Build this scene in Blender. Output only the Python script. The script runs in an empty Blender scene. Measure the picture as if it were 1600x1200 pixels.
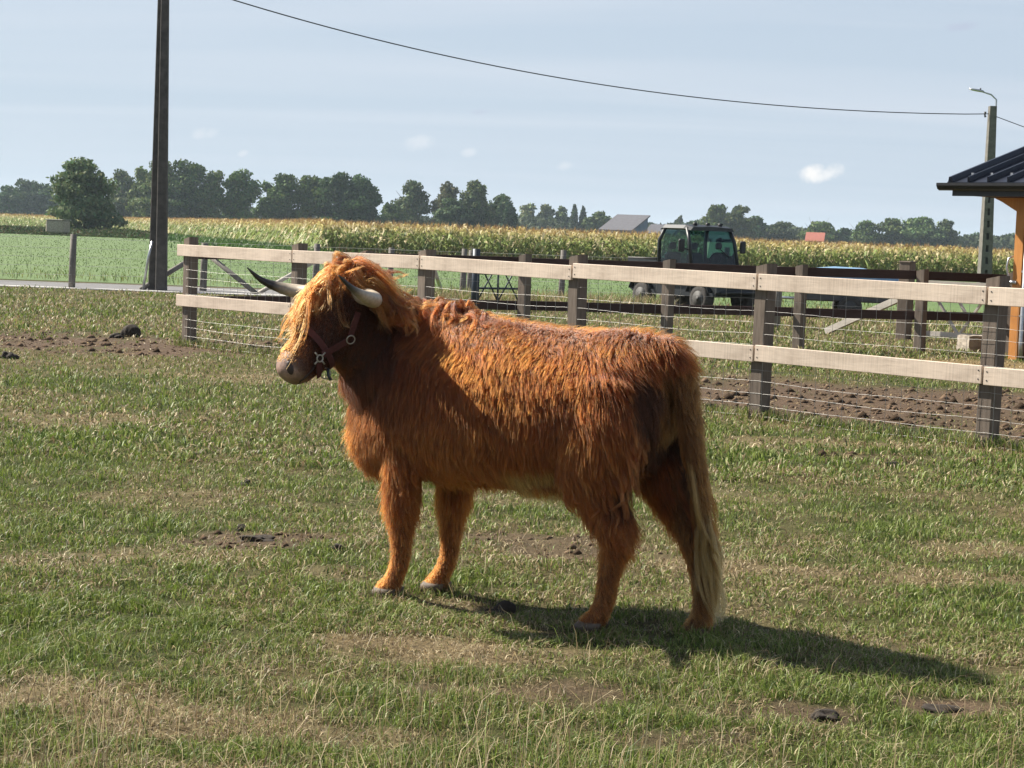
import bpy, bmesh, math, random
import numpy as np
from mathutils import Vector, Matrix
from mathutils.bvhtree import BVHTree
from mathutils.kdtree import KDTree

rng = np.random.default_rng(7)
random.seed(7)
SC = bpy.context.scene
COL = SC.collection
R = math.radians

# ------------------------------------------------------------------ camera
FPX, CAM_H = 2900.0, 1.55                    # focal length in pixels of a 1600 px wide frame
PITCH, ROLL = math.atan(232 / FPX), math.atan(0.037)
_R0 = np.array([1., 0, 0]); _U0 = np.array([0, math.sin(PITCH), math.cos(PITCH)])
CF = np.array([0, math.cos(PITCH), -math.sin(PITCH)])
CR = math.cos(ROLL) * _R0 + math.sin(ROLL) * _U0
CU = math.cos(ROLL) * _U0 - math.sin(ROLL) * _R0
CC = np.array([0, 0, CAM_H])
cd = bpy.data.cameras.new('camera'); cam = bpy.data.objects.new('camera', cd); COL.objects.link(cam)
cd.sensor_width = 36; cd.lens = 36 * FPX / 1600; cd.clip_start = 0.1; cd.clip_end = 12000
cam.matrix_world = Matrix(((CR[0], CU[0], -CF[0], CC[0]), (CR[1], CU[1], -CF[1], CC[1]),
                           (CR[2], CU[2], -CF[2], CC[2]), (0, 0, 0, 1)))
SC.camera = cam

def ray(x, y): return CF + CR * (x - 800) / FPX - CU * (y - 600) / FPX
def gp(x, y, z=0.0):
    d = ray(x, y); return CC + d * ((z - CAM_H) / d[2])
def at(x, y, Y):
    d = ray(x, y); return CC + d * (Y / d[1])
def horizon(x): return 368.2 + 0.037 * (x - 800)

# ------------------------------------------------------------------ light
SUN_H = np.array([-0.880, 0.475]); SUN_EL = R(42)
SUN = np.array([SUN_H[0] * math.cos(SUN_EL), SUN_H[1] * math.cos(SUN_EL), math.sin(SUN_EL)])
ld = bpy.data.lights.new('sun', 'SUN'); lo = bpy.data.objects.new('sun', ld); COL.objects.link(lo)
ld.energy = 5.0; ld.angle = R(0.53); ld.color = (1.0, 0.93, 0.82)
lo.rotation_euler = Vector(-SUN).to_track_quat('-Z', 'Y').to_euler()
lo.location = (-20, 20, 30)

world = bpy.data.worlds.new('World'); SC.world = world; world.use_nodes = True
def build_world():
    nt = world.node_tree; N = nt.nodes; L = nt.links
    for n in list(N): N.remove(n)
    out = N.new('ShaderNodeOutputWorld'); bg = N.new('ShaderNodeBackground'); bg.inputs['Strength'].default_value = 0.044
    sky = N.new('ShaderNodeTexSky'); sky.sky_type = 'NISHITA'; sky.sun_disc = False
    sky.sun_elevation = SUN_EL; sky.sun_rotation = math.atan2(SUN[0], SUN[1])
    sky.air_density = 1.0; sky.dust_density = 0.25; sky.ozone_density = 1.5
    tc = N.new('ShaderNodeTexCoord')
    def math_(op, a, b=None, clamp=False):
        m = N.new('ShaderNodeMath'); m.operation = op; m.use_clamp = clamp
        for i, v in enumerate((a, b)):
            if v is None: continue
            if isinstance(v, (int, float)): m.inputs[i].default_value = v
            else: L.new(v, m.inputs[i])
        return m.outputs[0]
    def mix(fac, a, b):
        m = N.new('ShaderNodeMix'); m.data_type = 'RGBA'
        for s, v in ((m.inputs[0], fac), (m.inputs[6], a), (m.inputs[7], b)):
            if isinstance(v, (tuple, list)): s.default_value = (*v, 1)
            elif isinstance(v, (int, float)): s.default_value = v
            else: L.new(v, s)
        return m.outputs[2]
    D = tc.outputs['Generated']
    sep = N.new('ShaderNodeSeparateXYZ'); L.new(D, sep.inputs[0])
    # thin veil of high cloud: streaks on a layer far above, thinning to the ground
    zz = math_('ADD', math_('MAXIMUM', sep.outputs[2], 0.0), 0.12)
    cx = math_('DIVIDE', sep.outputs[0], zz); cy = math_('DIVIDE', sep.outputs[1], zz)
    cb = N.new('ShaderNodeCombineXYZ'); L.new(cx, cb.inputs[0]); L.new(cy, cb.inputs[1])
    mp = N.new('ShaderNodeMapping'); mp.inputs['Rotation'].default_value = (0, 0, R(14)); mp.inputs['Scale'].default_value = (0.22, 1.5, 1)
    L.new(cb.outputs[0], mp.inputs[0])
    n1 = N.new('ShaderNodeTexNoise'); n1.inputs['Scale'].default_value = 1.1; n1.inputs['Detail'].default_value = 6; n1.inputs['Roughness'].default_value = 0.5; n1.inputs['Distortion'].default_value = 0.5
    L.new(mp.outputs[0], n1.inputs['Vector'])
    r1 = N.new('ShaderNodeMapRange'); r1.inputs[1].default_value = 0.40; r1.inputs[2].default_value = 0.72; r1.inputs[3].default_value = 0.10; r1.inputs[4].default_value = 0.52
    L.new(n1.outputs['Fac'], r1.inputs[0])
    elev = N.new('ShaderNodeMapRange'); elev.inputs[1].default_value = 0.0; elev.inputs[2].default_value = 0.10; elev.inputs[3].default_value = 0.35; elev.inputs[4].default_value = 1.0
    L.new(sep.outputs[2], elev.inputs[0])
    veil = math_('MULTIPLY', r1.outputs[0], elev.outputs[0])
    low = N.new('ShaderNodeMapRange'); low.interpolation_type = 'SMOOTHSTEP'; low.inputs[1].default_value = 0.0; low.inputs[2].default_value = 0.55; low.inputs[3].default_value = 0.92; low.inputs[4].default_value = 0.0
    L.new(sep.outputs[2], low.inputs[0])
    col = mix(low.outputs[0], sky.outputs[0], (5.5, 6.55, 7.9))        # bluish summer haze low in the sky
    col = mix(veil, col, (8.1, 8.4, 9.2))
    # a few small fair-weather puffs far off
    nz = N.new('ShaderNodeTexNoise'); nz.inputs['Scale'].default_value = 95; nz.inputs['Detail'].default_value = 5; nz.inputs['Roughness'].default_value = 0.6
    L.new(D, nz.inputs['Vector'])
    def dot(v):
        m = N.new('ShaderNodeVectorMath'); m.operation = 'DOT_PRODUCT'; L.new(D, m.inputs[0]); m.inputs[1].default_value = tuple(v); return m.outputs['Value']
    for (px, py, w, h, c, amt) in ((655, 224, 30, 15, (8.6, 8.8, 9.2), .55), (320, 207, 20, 10, (8.6, 8.8, 9.2), .45), (732, 239, 14, 8, (8.6, 8.8, 9.2), .5),
                             (1278, 271, 33, 16, (10.2, 10.0, 9.8), 1.0), (1505, 41, 26, 8, (5.3, 5.9, 7.3), .8), (883, 259, 12, 8, (8.2, 8.5, 9), .6),
                             (752, 175, 18, 5, (5.6, 6.2, 7.4), .6), (380, 239, 9, 6, (8.2, 8.5, 9), .6)):
        d = ray(px, py); d = d / np.linalg.norm(d)
        rt = np.cross(d, (0, 0, 1.)); rt /= np.linalg.norm(rt); up = np.cross(rt, d)
        a = math_('MULTIPLY', dot(rt), FPX / w); b = math_('MULTIPLY', dot(up), FPX / h)
        a = math_('ADD', a, math_('MULTIPLY', b, -0.35))
        q = math_('ADD', math_('MULTIPLY', a, a), math_('MULTIPLY', b, b))
        q = math_('ADD', q, math_('MULTIPLY', math_('SUBTRACT', nz.outputs['Fac'], 0.5), 3.2))
        mr = N.new('ShaderNodeMapRange'); mr.interpolation_type = 'SMOOTHSTEP'
        mr.inputs[1].default_value = 1.3; mr.inputs[2].default_value = -0.35; mr.inputs[3].default_value = 0; mr.inputs[4].default_value = amt
        L.new(q, mr.inputs[0])
        col = mix(mr.outputs[0], col, c)
    L.new(col, bg.inputs['Color']); L.new(bg.outputs[0], out.inputs[0])
build_world()

SC.view_settings.view_transform = 'Standard'; SC.view_settings.look = 'None'
SC.view_settings.exposure = 1.17; SC.view_settings.gamma = 1.0; SC.view_settings.use_curve_mapping = False
SC.render.engine = 'CYCLES'
SC.cycles.max_bounces = 8; SC.cycles.diffuse_bounces = 4; SC.cycles.glossy_bounces = 4; SC.cycles.transmission_bounces = 8; SC.cycles.transparent_max_bounces = 12
SC.cycles.use_denoising = True
SC.cycles.caustics_reflective = False; SC.cycles.caustics_refractive = False

# ------------------------------------------------------------------ helpers
def tag(o, label=None, cat=None, group=None, kind=None):
    if label: o['label'] = label
    if cat: o['category'] = cat
    if group: o['group'] = group
    if kind: o['kind'] = kind
    return o

def empty(name, loc=(0, 0, 0), rz=0.0):
    o = bpy.data.objects.new(name, None); COL.objects.link(o); o.location = tuple(loc); o.rotation_euler = (0, 0, rz)
    o.empty_display_size = 0.2; return o

def link(name, me, mat=None, parent=None):
    o = bpy.data.objects.new(name, me); COL.objects.link(o)
    if mat is not None and not me.materials: me.materials.append(mat)
    if parent is not None: o.parent = parent
    return o

def mesh_np(name, V, F3=None, F4=None, col=None, smooth=False):
    """mesh from numpy arrays of triangles and quads"""
    V = np.asarray(V, np.float32).reshape(-1, 3)
    me = bpy.data.meshes.new(name); me.vertices.add(len(V)); me.vertices.foreach_set('co', V.ravel())
    idx = []; tot = []
    if F4 is not None and len(F4): F4 = np.asarray(F4, np.int32); idx.append(F4.ravel()); tot.append(np.full(len(F4), 4, np.int32))
    if F3 is not None and len(F3): F3 = np.asarray(F3, np.int32); idx.append(F3.ravel()); tot.append(np.full(len(F3), 3, np.int32))
    idx = np.concatenate(idx); tot = np.concatenate(tot)
    st = np.concatenate(([0], np.cumsum(tot)[:-1])).astype(np.int32)
    me.loops.add(len(idx)); me.loops.foreach_set('vertex_index', idx)
    me.polygons.add(len(tot)); me.polygons.foreach_set('loop_start', st)
    if smooth: me.polygons.foreach_set('use_smooth', np.ones(len(tot), bool))
    me.update(calc_edges=True); me.validate()
    if col is not None:
        a = me.color_attributes.new('col', 'FLOAT_COLOR', 'POINT')
        c = np.ones((len(V), 4), np.float32); c[:, :3] = col; a.data.foreach_set('color', c.ravel())
    return me

class MB:
    """collects boxes, tubes and lofts into one mesh"""
    def __init__(s): s.v = []; s.f = []; s.sm = []
    def add(s, vs, fs, smooth=False):
        b = len(s.v); s.v.extend([tuple(map(float, v)) for v in vs])
        for f in fs: s.f.append(tuple(b + i for i in f)); s.sm.append(smooth)
    def box(s, c, size, ax=None, bev=0.0):
        """box about c; ax = 3 axis vectors"""
        c = np.asarray(c, float); hx, hy, hz = [k / 2 for k in size]
        A = np.eye(3) if ax is None else np.asarray(ax, float)
        if bev > 0:
            vs = []; b = min(bev, hx * .9, hy * .9, hz * .9)
            for sx in (-1, 1):
                for sy in (-1, 1):
                    for sz in (-1, 1):
                        for k in range(3):
                            q = [sx * (hx - b), sy * (hy - b), sz * (hz - b)]
                            q[k] += (sx, sy, sz)[k] * b
                            vs.append(c + q[0] * A[0] + q[1] * A[1] + q[2] * A[2])
            bm = bmesh.new()
            for v in vs: bm.verts.new(v)
            bmesh.ops.convex_hull(bm, input=bm.verts); bm.verts.index_update()
            s.add([v.co[:] for v in bm.verts], [[v.index for v in f.verts] for f in bm.faces]); bm.free(); return s
        vs = [c + x * hx * A[0] + y * hy * A[1] + z * hz * A[2] for x in (-1, 1) for y in (-1, 1) for z in (-1, 1)]
        s.add(vs, [(0, 1, 3, 2), (4, 6, 7, 5), (0, 4, 5, 1), (2, 3, 7, 6), (0, 2, 6, 4), (1, 5, 7, 3)]); return s
    def beam(s, a, b, w, t, up=(0, 0, 1), bev=0.0):
        """box from a to b, w across (towards up), t thick"""
        a = np.asarray(a, float); b = np.asarray(b, float); d = b - a; L = np.linalg.norm(d); d /= L
        n = np.cross(d, up); n /= np.linalg.norm(n); u = np.cross(n, d)
        return s.box((a + b) / 2, (L, t, w), (d, n, u), bev)
    def tube(s, pts, r, n=6, cap=True):
        pts = [np.asarray(p, float) for p in pts]; m = len(pts)
        rr = [r] * m if np.isscalar(r) else list(r); vs = []; prev = None
        for i, p in enumerate(pts):
            t = pts[min(i + 1, m - 1)] - pts[max(i - 1, 0)]; t = t / (np.linalg.norm(t) + 1e-12)
            if prev is None:
                a = np.array([0, 0, 1.]) if abs(t[2]) < .9 else np.array([1., 0, 0]); u = np.cross(t, a)
            else: u = prev - t * (prev @ t)
            u /= np.linalg.norm(u); prev = u; w = np.cross(t, u)
            for k in range(n):
                g = 2 * math.pi * k / n; vs.append(p + rr[i] * (math.cos(g) * u + math.sin(g) * w))
        fs = [(i * n + k, i * n + (k + 1) % n, (i + 1) * n + (k + 1) % n, (i + 1) * n + k) for i in range(m - 1) for k in range(n)]
        if cap: fs += [tuple(range(n - 1, -1, -1)), tuple((m - 1) * n + k for k in range(n))]
        s.add(vs, fs, n > 4); return s
    def loft(s, rings, smooth=True):
        n = len(rings[0]); vs = [p for r_ in rings for p in r_]; m = len(rings)
        fs = [(i * n + k, i * n + (k + 1) % n, (i + 1) * n + (k + 1) % n, (i + 1) * n + k) for i in range(m - 1) for k in range(n)]
        fs += [tuple(range(n - 1, -1, -1)), tuple((m - 1) * n + k for k in range(n))]
        s.add(vs, fs, smooth); return s
    def prism(s, poly, e0, e1):
        """polygon poly (3d points) swept from +e0 to +e1"""
        n = len(poly); P = [np.asarray(p, float) for p in poly]; e0 = np.asarray(e0, float); e1 = np.asarray(e1, float)
        s.add([p + e0 for p in P] + [p + e1 for p in P], [tuple(range(n - 1, -1, -1)), tuple(range(n, 2 * n))] + [(k, (k + 1) % n, n + (k + 1) % n, n + k) for k in range(n)]); return s
    def mesh(s, name):
        me = bpy.data.meshes.new(name); me.from_pydata(s.v, [], s.f); me.polygons.foreach_set('use_smooth', s.sm)
        bm = bmesh.new(); bm.from_mesh(me); bmesh.ops.recalc_face_normals(bm, faces=bm.faces); bm.to_mesh(me); bm.free(); me.update(); return me
    def build(s, name, mat, parent=None): return link(name, s.mesh(name), mat, parent)

# value noise
_lat = rng.random((256, 256))
def vnoise(x, y, sc, seed=0):
    x = np.asarray(x) / sc + seed * 17.3; y = np.asarray(y) / sc + seed * 41.7
    xi = np.floor(x).astype(int); yi = np.floor(y).astype(int); fx = x - xi; fy = y - yi
    fx = fx * fx * (3 - 2 * fx); fy = fy * fy * (3 - 2 * fy)
    g = lambda a, b: _lat[a & 255, b & 255]
    return (g(xi, yi) * (1 - fx) + g(xi + 1, yi) * fx) * (1 - fy) + (g(xi, yi + 1) * (1 - fx) + g(xi + 1, yi + 1) * fx) * fy
def fbm(x, y, sc, oct=3, seed=0):
    s = 0; a = .5; t = 0
    for k in range(oct): s = s + a * vnoise(x, y, sc / 2 ** k, seed + k); t += a; a *= .5
    return s / t

# ------------------------------------------------------------------ materials
class NT:
    def __init__(s, name):
        s.m = bpy.data.materials.new(name); s.m.use_nodes = True; s.nt = s.m.node_tree; s.N = s.nt.nodes; s.L = s.nt.links
        s.b = s.N.get('Principled BSDF'); s.out = s.N.get('Material Output')
    def set(s, **k):
        for a, v in k.items(): s.b.inputs[a.replace('_', ' ')].default_value = v
        return s
    def tex(s, kind, vec=None, **k):
        n = s.N.new(kind)
        for a, v in k.items(): n.inputs[a].default_value = v
        if vec is not None: s.L.new(vec, n.inputs['Vector'])
        return n
    def coord(s, which='Object', scale=(1, 1, 1)):
        t = s.N.new('ShaderNodeTexCoord'); m = s.N.new('ShaderNodeMapping'); m.inputs['Scale'].default_value = scale
        s.L.new(t.outputs[which], m.inputs[0]); return m.outputs[0]
    def ramp(s, fac, stops):
        r_ = s.N.new('ShaderNodeValToRGB'); e = r_.color_ramp.elements
        while len(e) < len(stops): e.new(0.5)
        for i, (p, c) in enumerate(stops): e[i].position = p; e[i].color = (*c, 1)
        s.L.new(fac, r_.inputs[0]); return r_.outputs[0]
    def mixc(s, fac, a, b, mode='MIX'):
        m = s.N.new('ShaderNodeMix'); m.data_type = 'RGBA'; m.blend_type = mode
        for q, v in ((m.inputs[0], fac), (m.inputs[6], a), (m.inputs[7], b)):
            if isinstance(v, (tuple, list)): q.default_value = (*v, 1)
            elif isinstance(v, (int, float)): q.default_value = v
            else: s.L.new(v, q)
        return m.outputs[2]
    def attr(s, name):
        a = s.N.new('ShaderNodeAttribute'); a.attribute_name = name; return a.outputs['Color']
    def rnd(s): return s.N.new('ShaderNodeObjectInfo').outputs['Random']
    def base(s, c): s.L.new(c, s.b.inputs['Base Color']); return s
    def bump(s, h, strength=.3, dist=.01):
        b = s.N.new('ShaderNodeBump'); b.inputs['Strength'].default_value = strength; b.inputs['Distance'].default_value = dist
        s.L.new(h, b.inputs['Height']); s.L.new(b.outputs[0], s.b.inputs['Normal']); return s

def mat_plain(name, c, rough=.6, metal=0.0, var=.25, sc=8.0, bump=.15):
    t = NT(name); n = t.tex('ShaderNodeTexNoise', t.coord(), Scale=sc, Detail=6.0, Roughness=.6)
    d = tuple(k * (1 - var) for k in c); l = tuple(min(1, k * (1 + var)) for k in c)
    t.base(t.ramp(n.outputs['Fac'], [(.3, d), (.7, l)])).set(Roughness=rough, Metallic=metal)
    if bump: t.bump(n.outputs['Fac'], bump, .01)
    return t.m

def mat_leaf(name, trans=.35, rough=.6, spec=.25):
    """foliage: colour from the mesh, light shining through"""
    t = NT(name); c = t.attr('col'); t.base(c).set(Roughness=rough); t.b.inputs['Specular IOR Level'].default_value = spec
    tr = t.N.new('ShaderNodeBsdfTranslucent'); t.L.new(c, tr.inputs[0])
    mx = t.N.new('ShaderNodeMixShader'); mx.inputs[0].default_value = trans
    t.L.new(t.b.outputs[0], mx.inputs[1]); t.L.new(tr.outputs[0], mx.inputs[2]); t.L.new(mx.outputs[0], t.out.inputs[0]); return t.m

def mat_wood(name, dark, light, grain=(1, 1, 1), saw=False, rough=.8):
    """grain runs along the axis with the small scale"""
    t = NT(name); oc = t.coord('Object', grain)
    n = t.tex('ShaderNodeTexNoise', oc, Scale=14.0, Detail=8.0, Roughness=.65, Distortion=.6)
    n2 = t.tex('ShaderNodeTexNoise', t.coord('Object'), Scale=2.3, Detail=3.0)
    c = t.ramp(n.outputs['Fac'], [(.25, dark), (.72, light)])
    c = t.mixc(.35, c, t.ramp(n2.outputs['Fac'], [(.3, tuple(k * .6 for k in dark)), (.7, light)]))
    hv = t.N.new('ShaderNodeHueSaturation'); mr = t.N.new('ShaderNodeMapRange'); mr.inputs[3].default_value = .82; mr.inputs[4].default_value = 1.15
    t.L.new(t.rnd(), mr.inputs[0]); t.L.new(mr.outputs[0], hv.inputs['Value']); t.L.new(c, hv.inputs['Color']); c = hv.outputs[0]
    if saw:
        kn = t.tex('ShaderNodeTexVoronoi', t.coord('Object', (.8, 2.4, 2.4)), Scale=2.6, Randomness=1.0); c = t.mixc(1.0, c, t.ramp(kn.outputs['Distance'], [(.03, (.42, .34, .27)), (.085, (1, 1, 1))]), 'MULTIPLY')
        sn = t.tex('ShaderNodeTexNoise', t.coord('Object', (.7, 1, 2.5)), Scale=3.1, Detail=7.0, Roughness=.7); c = t.mixc(1.0, c, t.ramp(sn.outputs['Fac'], [(.30, (.62, .58, .55)), (.52, (1, 1, 1)), (.75, (1.08, 1.06, 1.04))]), 'MULTIPLY')
        w = t.tex('ShaderNodeTexNoise', t.coord('Object', (40, 1.2, 1.2)), Scale=1.6, Detail=2.0)
        c = t.mixc(.35, c, t.ramp(w.outputs['Fac'], [(.35, tuple(k * .7 for k in light)), (.6, tuple(min(1, k * 1.1) for k in light))]))
    t.base(c).set(Roughness=rough); t.b.inputs['Specular IOR Level'].default_value = .2; t.bump(n.outputs['Fac'], .4, .004); return t.m

M = {}
M['post'] = mat_wood('weathered_post_wood', (.075, .059, .049), (.28, .225, .18), (3, 3, .25))
M['board'] = mat_wood('pale_sawn_board', (.50, .40, .315), (.72, .60, .49), (.25, 3, 3), saw=True)
M['rail_dark'] = mat_wood('dark_stained_rail', (.040, .025, .022), (.085, .052, .045), (.25, 3, 3))
M['round'] = mat_wood('grey_round_post', (.11, .10, .09), (.27, .25, .22), (3, 3, .3))
M['pale_wood'] = mat_wood('bleached_gate_wood', (.42, .38, .33), (.68, .63, .56), (.3, 3, 3))
M['orange_wood'] = mat_wood('oiled_larch', (.58, .23, .06), (.80, .37, .12), (3, 3, .3), rough=.55)
M['brown_wall'] = mat_wood('red_brown_boards', (.060, .022, .012), (.13, .05, .026), (3, 3, .3))
M['wire'] = mat_plain('galvanised_wire', (.38, .37, .35), .5, .2, .2, 30, 0)
M['steel'] = mat_plain('dull_steel', (.45, .46, .47), .35, .8, .2, 20, .05)
M['dark_steel'] = mat_plain('dark_gate_steel', (.035, .045, .06), .5, .3, .3, 12, .05)
M['cable'] = mat_plain('black_cable', (.02, .02, .022), .6, 0, .1, 5, 0)
M['concrete'] = mat_plain('grey_concrete', (.30, .275, .24), .9, 0, .3, 7, .4)
M['pole_dark'] = mat_plain('stained_pole_concrete', (.082, .075, .068), .9, 0, .35, 6, .4)
M['pole_grey'] = mat_plain('weathered_pole_concrete', (.13, .12, .105), .9, 0, .3, 5, .4)
M['blockstone'] = mat_plain('rough_block', (.36, .31, .25), .95, 0, .35, 9, .6)
M['roof_metal'] = mat_plain('dark_standing_seam', (.022, .026, .040), .38, .25, .2, 3, .03)
M['gutter'] = mat_plain('black_gutter', (.018, .017, .018), .4, .1, .2, 6, .03)
M['asphalt'] = mat_plain('pale_asphalt', (.14, .137, .137), .95, 0, .2, 5, .3)
M['paint'] = mat_plain('road_paint', (.46, .45, .43), .8, 0, .12, 3, .1)
M['grass'] = mat_leaf('grass_blades', .3, .55, .35)
M['leaf'] = mat_leaf('tree_leaves', .22, .7, .15)
M['corn'] = mat_leaf('maize_leaves', .35, .5, .4)
M['bark'] = mat_plain('grey_bark', (.07, .058, .045), .95, 0, .35, 3, .5)
M['dung'] = mat_plain('dried_dung', (.030, .022, .015), .95, 0, .4, 25, .8)
M['slate'] = mat_plain('slate_roof', (.085, .083, .095), .8, 0, .2, 1.5, .2)
M['barn_wall'] = mat_plain('blue_grey_cladding', (.10, .16, .22), .7, 0, .15, 1, .1)
M['tile'] = mat_plain('red_roof_tile', (.30, .09, .055), .8, 0, .2, 1.5, .2)
M['brick'] = mat_plain('far_brick', (.30, .16, .11), .9, 0, .2, 2, .1)

# ------------------------------------------------------------------ ground
def bump_h(x, y):
    x = np.asarray(x, float); y = np.asarray(y, float)
    k = np.clip((16 - y) / 4, 0, 1) * np.clip((9 - np.abs(x)) / 2, 0, 1) * np.clip((y - 2) / .5, 0, 1)
    return k * ((fbm(x, y, .9, 3, 3) - .5) * .07 + (vnoise(x, y, .16, 9) - .5) * .014)

# bare, muddy or strawy spots: pixel, half sizes in metres, kind (0 straw, 1 mud), strength
SPOTS = [(195, 538, 2.7, 1.35, 1, 1.0), (60, 522, 2.0, .5, 1, .6), (330, 590, 1.6, .5, 0, .7), (690, 545, 2.0, .5, 1, .5),
         (110, 1098, .62, .27, 0, 1.0), (760, 1018, .66, .22, 0, 1.0), (930, 1075, .5, .16, 1, .75), (1280, 895, 1.0, .20, 0, .9), (1560, 860, .7, .25, 0, .7),
         (880, 855, .50, .35, 1, .7), (770, 770, .5, .4, 0, .5), (420, 842, .40, .22, 1, .85), (300, 868, .35, .2, 0, .6), (130, 655, .9, .5, 0, .5),
         (1190, 690, 1.0, .35, 0, .8), (1400, 715, .9, .25, 1, .5), (1490, 1108, .22, .12, 1, 1.0), (1290, 1120, .22, .16, 1, .8), (1130, 1110, .4, .14, 1, .6),
         (480, 1150, .45, .12, 0, .8), (640, 940, .3, .1, 0, .6), (1150, 770, .7, .35, 0, .5), (1050, 1150, .3, .1, 1, .6), (560, 905, .3, .2, 0, .5), (40, 1190, .6, .12, 0, .7),
         (270, 780, .7, .3, 0, .4), (100, 880, .4, .2, 0, .4), (1330, 1000, .3, .1, 0, .3), (1500, 700, 1.0, .4, 0, .4)]
_spots = [(*gp(a, b)[:2], rx, ry * 1.15, kd, st * (1 if kd else .72)) for a, b, rx, ry, kd, st in SPOTS]
_mudL = (gp(1090, 570), gp(1600, 600))
FA = gp(295, 540)[:2]; FB = gp(1541, 700)[:2]           # the line of the near fence
FDIR = (FB - FA) / np.linalg.norm(FB - FA); FNOR = np.array([FDIR[1], -FDIR[0]]); FNOR = FNOR if FNOR[1] < 0 else -FNOR
def spot_masks(x, y):
    st = np.zeros_like(x, float); md = np.zeros_like(x, float)
    w = fbm(x, y, .35, 3, 21) - .5
    for cx, cy, rx, ry, kd, s in _spots:
        q = ((x - cx) / rx) ** 2 + ((y - cy) / ry) ** 2 + w * 3.4
        m = np.clip((1.25 - q) / .7, 0, 1) * s
        if kd: md = np.maximum(md, m)
        else: st = np.maximum(st, m)
    # trodden mud behind the near fence, on the shelter's side
    dn = -((x - FA[0]) * FNOR[0] + (y - FA[1]) * FNOR[1]); al = (x - FA[0]) * FDIR[0] + (y - FA[1]) * FDIR[1]
    w2 = (fbm(x, y, 1.2, 3, 31) - .5)
    band = np.clip((dn - .35 + w2) / .5, 0, 1) * np.clip((6.2 + (al - 10) * .5 - dn + w2 * 2) / 1.0, 0, 1) * np.clip((al - 4.6 + w2 * 2) / 1.5, 0, 1)
    md = np.maximum(md, band * np.clip(1.02 + w2 * 1.1, 0, 1))
    # straw spilled in front of the shelter
    q = ((x - 6.9) / 2.0) ** 2 + ((y - 25.0) / 1.6) ** 2 + w2 * 1.5
    sh = np.clip((1.2 - q) / .6, 0, 1); st = np.maximum(st, sh); md = np.where(sh > .3, md * .3, md)
    return st, md
def dryness(x, y):
    x = np.asarray(x, float); y = np.asarray(y, float)
    d = fbm(x, y, 1.3, 3, 1) * .6 + fbm(x, y, .3, 2, 5) * .4
    far = np.clip((y - 14) / 12, 0, 1)
    d = d + .08 * far + .10 * np.clip((5.9 - y) / 1.2, 0, 1)
    return np.clip((d - .35) / .32, 0, 1)

def axis_coords(lo, hi, step, grow, end_lo, end_hi):
    c = list(np.arange(lo, hi, step)); s = step
    while c[-1] < end_hi: s *= grow; c.append(c[-1] + s)
    s = step; pre = [lo]
    while pre[-1] > end_lo: s *= grow; pre.append(pre[-1] - s)
    return np.array(pre[:0:-1] + c)
gx = axis_coords(-6.5, 6.5, .075, 1.07, -3600, 3600); gy = axis_coords(4.2, 17, .075, 1.05, -60, 4200)
GX, GY = np.meshgrid(gx, gy); nx, ny = len(gx), len(gy)
GZ = bump_h(GX, GY)
def mixa(a, b, t): return a * (1 - t[..., None]) + np.asarray(b) * t[..., None]
st_, md_ = spot_masks(GX.ravel(), GY.ravel()); dr_ = dryness(GX.ravel(), GY.ravel())
gc = np.tile(np.array([.055, .066, .022]), (nx * ny, 1))
gc = mixa(gc, (.125, .098, .052), dr_ * .7); gc = mixa(gc, (.215, .165, .10), st_); gc = mixa(gc, (.105, .074, .052), md_)
ii = np.arange(nx * ny).reshape(ny, nx)
F4 = np.stack([ii[:-1, :-1].ravel(), ii[:-1, 1:].ravel(), ii[1:, 1:].ravel(), ii[1:, :-1].ravel()], 1)
t = NT('pasture_soil'); oc = t.coord('Object')
n1 = t.tex('ShaderNodeTexNoise', oc, Scale=60.0, Detail=8.0, Roughness=.7); n2 = t.tex('ShaderNodeTexNoise', oc, Scale=7.0, Detail=8.0, Roughness=.65)
c = t.mixc(1.0, t.attr('col'), t.ramp(n1.outputs['Fac'], [(.28, (.35, .35, .35)), (.72, (1.55, 1.5, 1.4))]), 'MULTIPLY')
c = t.mixc(.6, c, t.mixc(1.0, c, t.ramp(n2.outputs['Fac'], [(.3, (.55, .55, .55)), (.7, (1.4, 1.4, 1.4))]), 'MULTIPLY'))
t.base(c).set(Roughness=.95); t.b.inputs['Specular IOR Level'].default_value = .1; t.bump(n1.outputs['Fac'], .8, .02)
ground = link('ground', mesh_np('ground', np.stack([GX.ravel(), GY.ravel(), GZ.ravel()], 1), None, F4, gc, True), t.m)
tag(ground, kind='structure', label='trampled dry pasture ground with bare mud and straw spots')

# green meadow beyond the road, the road and its edge line
CORN_EDGE = [gp(60, 352.5)[:2], gp(157, 360)[:2], gp(270, 371)[:2], gp(367, 381)[:2], gp(440, 390)[:2]] + [gp(505, 400.5)[:2], np.array([60., 101.5])]
t = NT('meadow_turf'); oc = t.coord('Object')
n1 = t.tex('ShaderNodeTexNoise', oc, Scale=.35, Detail=8.0, Roughness=.6); n2 = t.tex('ShaderNodeTexNoise', oc, Scale=4.0, Detail=6.0, Roughness=.7)
c = t.ramp(n1.outputs['Fac'], [(.3, (.070, .125, .026)), (.7, (.098, .155, .036))])
c = t.mixc(1.0, c, t.ramp(n2.outputs['Fac'], [(.3, (.6, .6, .6)), (.7, (1.3, 1.3, 1.3))]), 'MULTIPLY')
t.base(c).set(Roughness=.9); t.bump(n2.outputs['Fac'], .6, .05); M['meadow'] = t.m
pts = [(-900, 45.3), (90, 46.4), (90, 101.5)] + [tuple(p) for p in CORN_EDGE[::-1][1:]] + [(-900, 330)]
b = MB(); b.add([(x, y, .006) for x, y in pts], [tuple(range(len(pts)))]); tag(b.build('meadow', M['meadow']), 'bright green mown meadow beyond the road', kind='structure')
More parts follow.
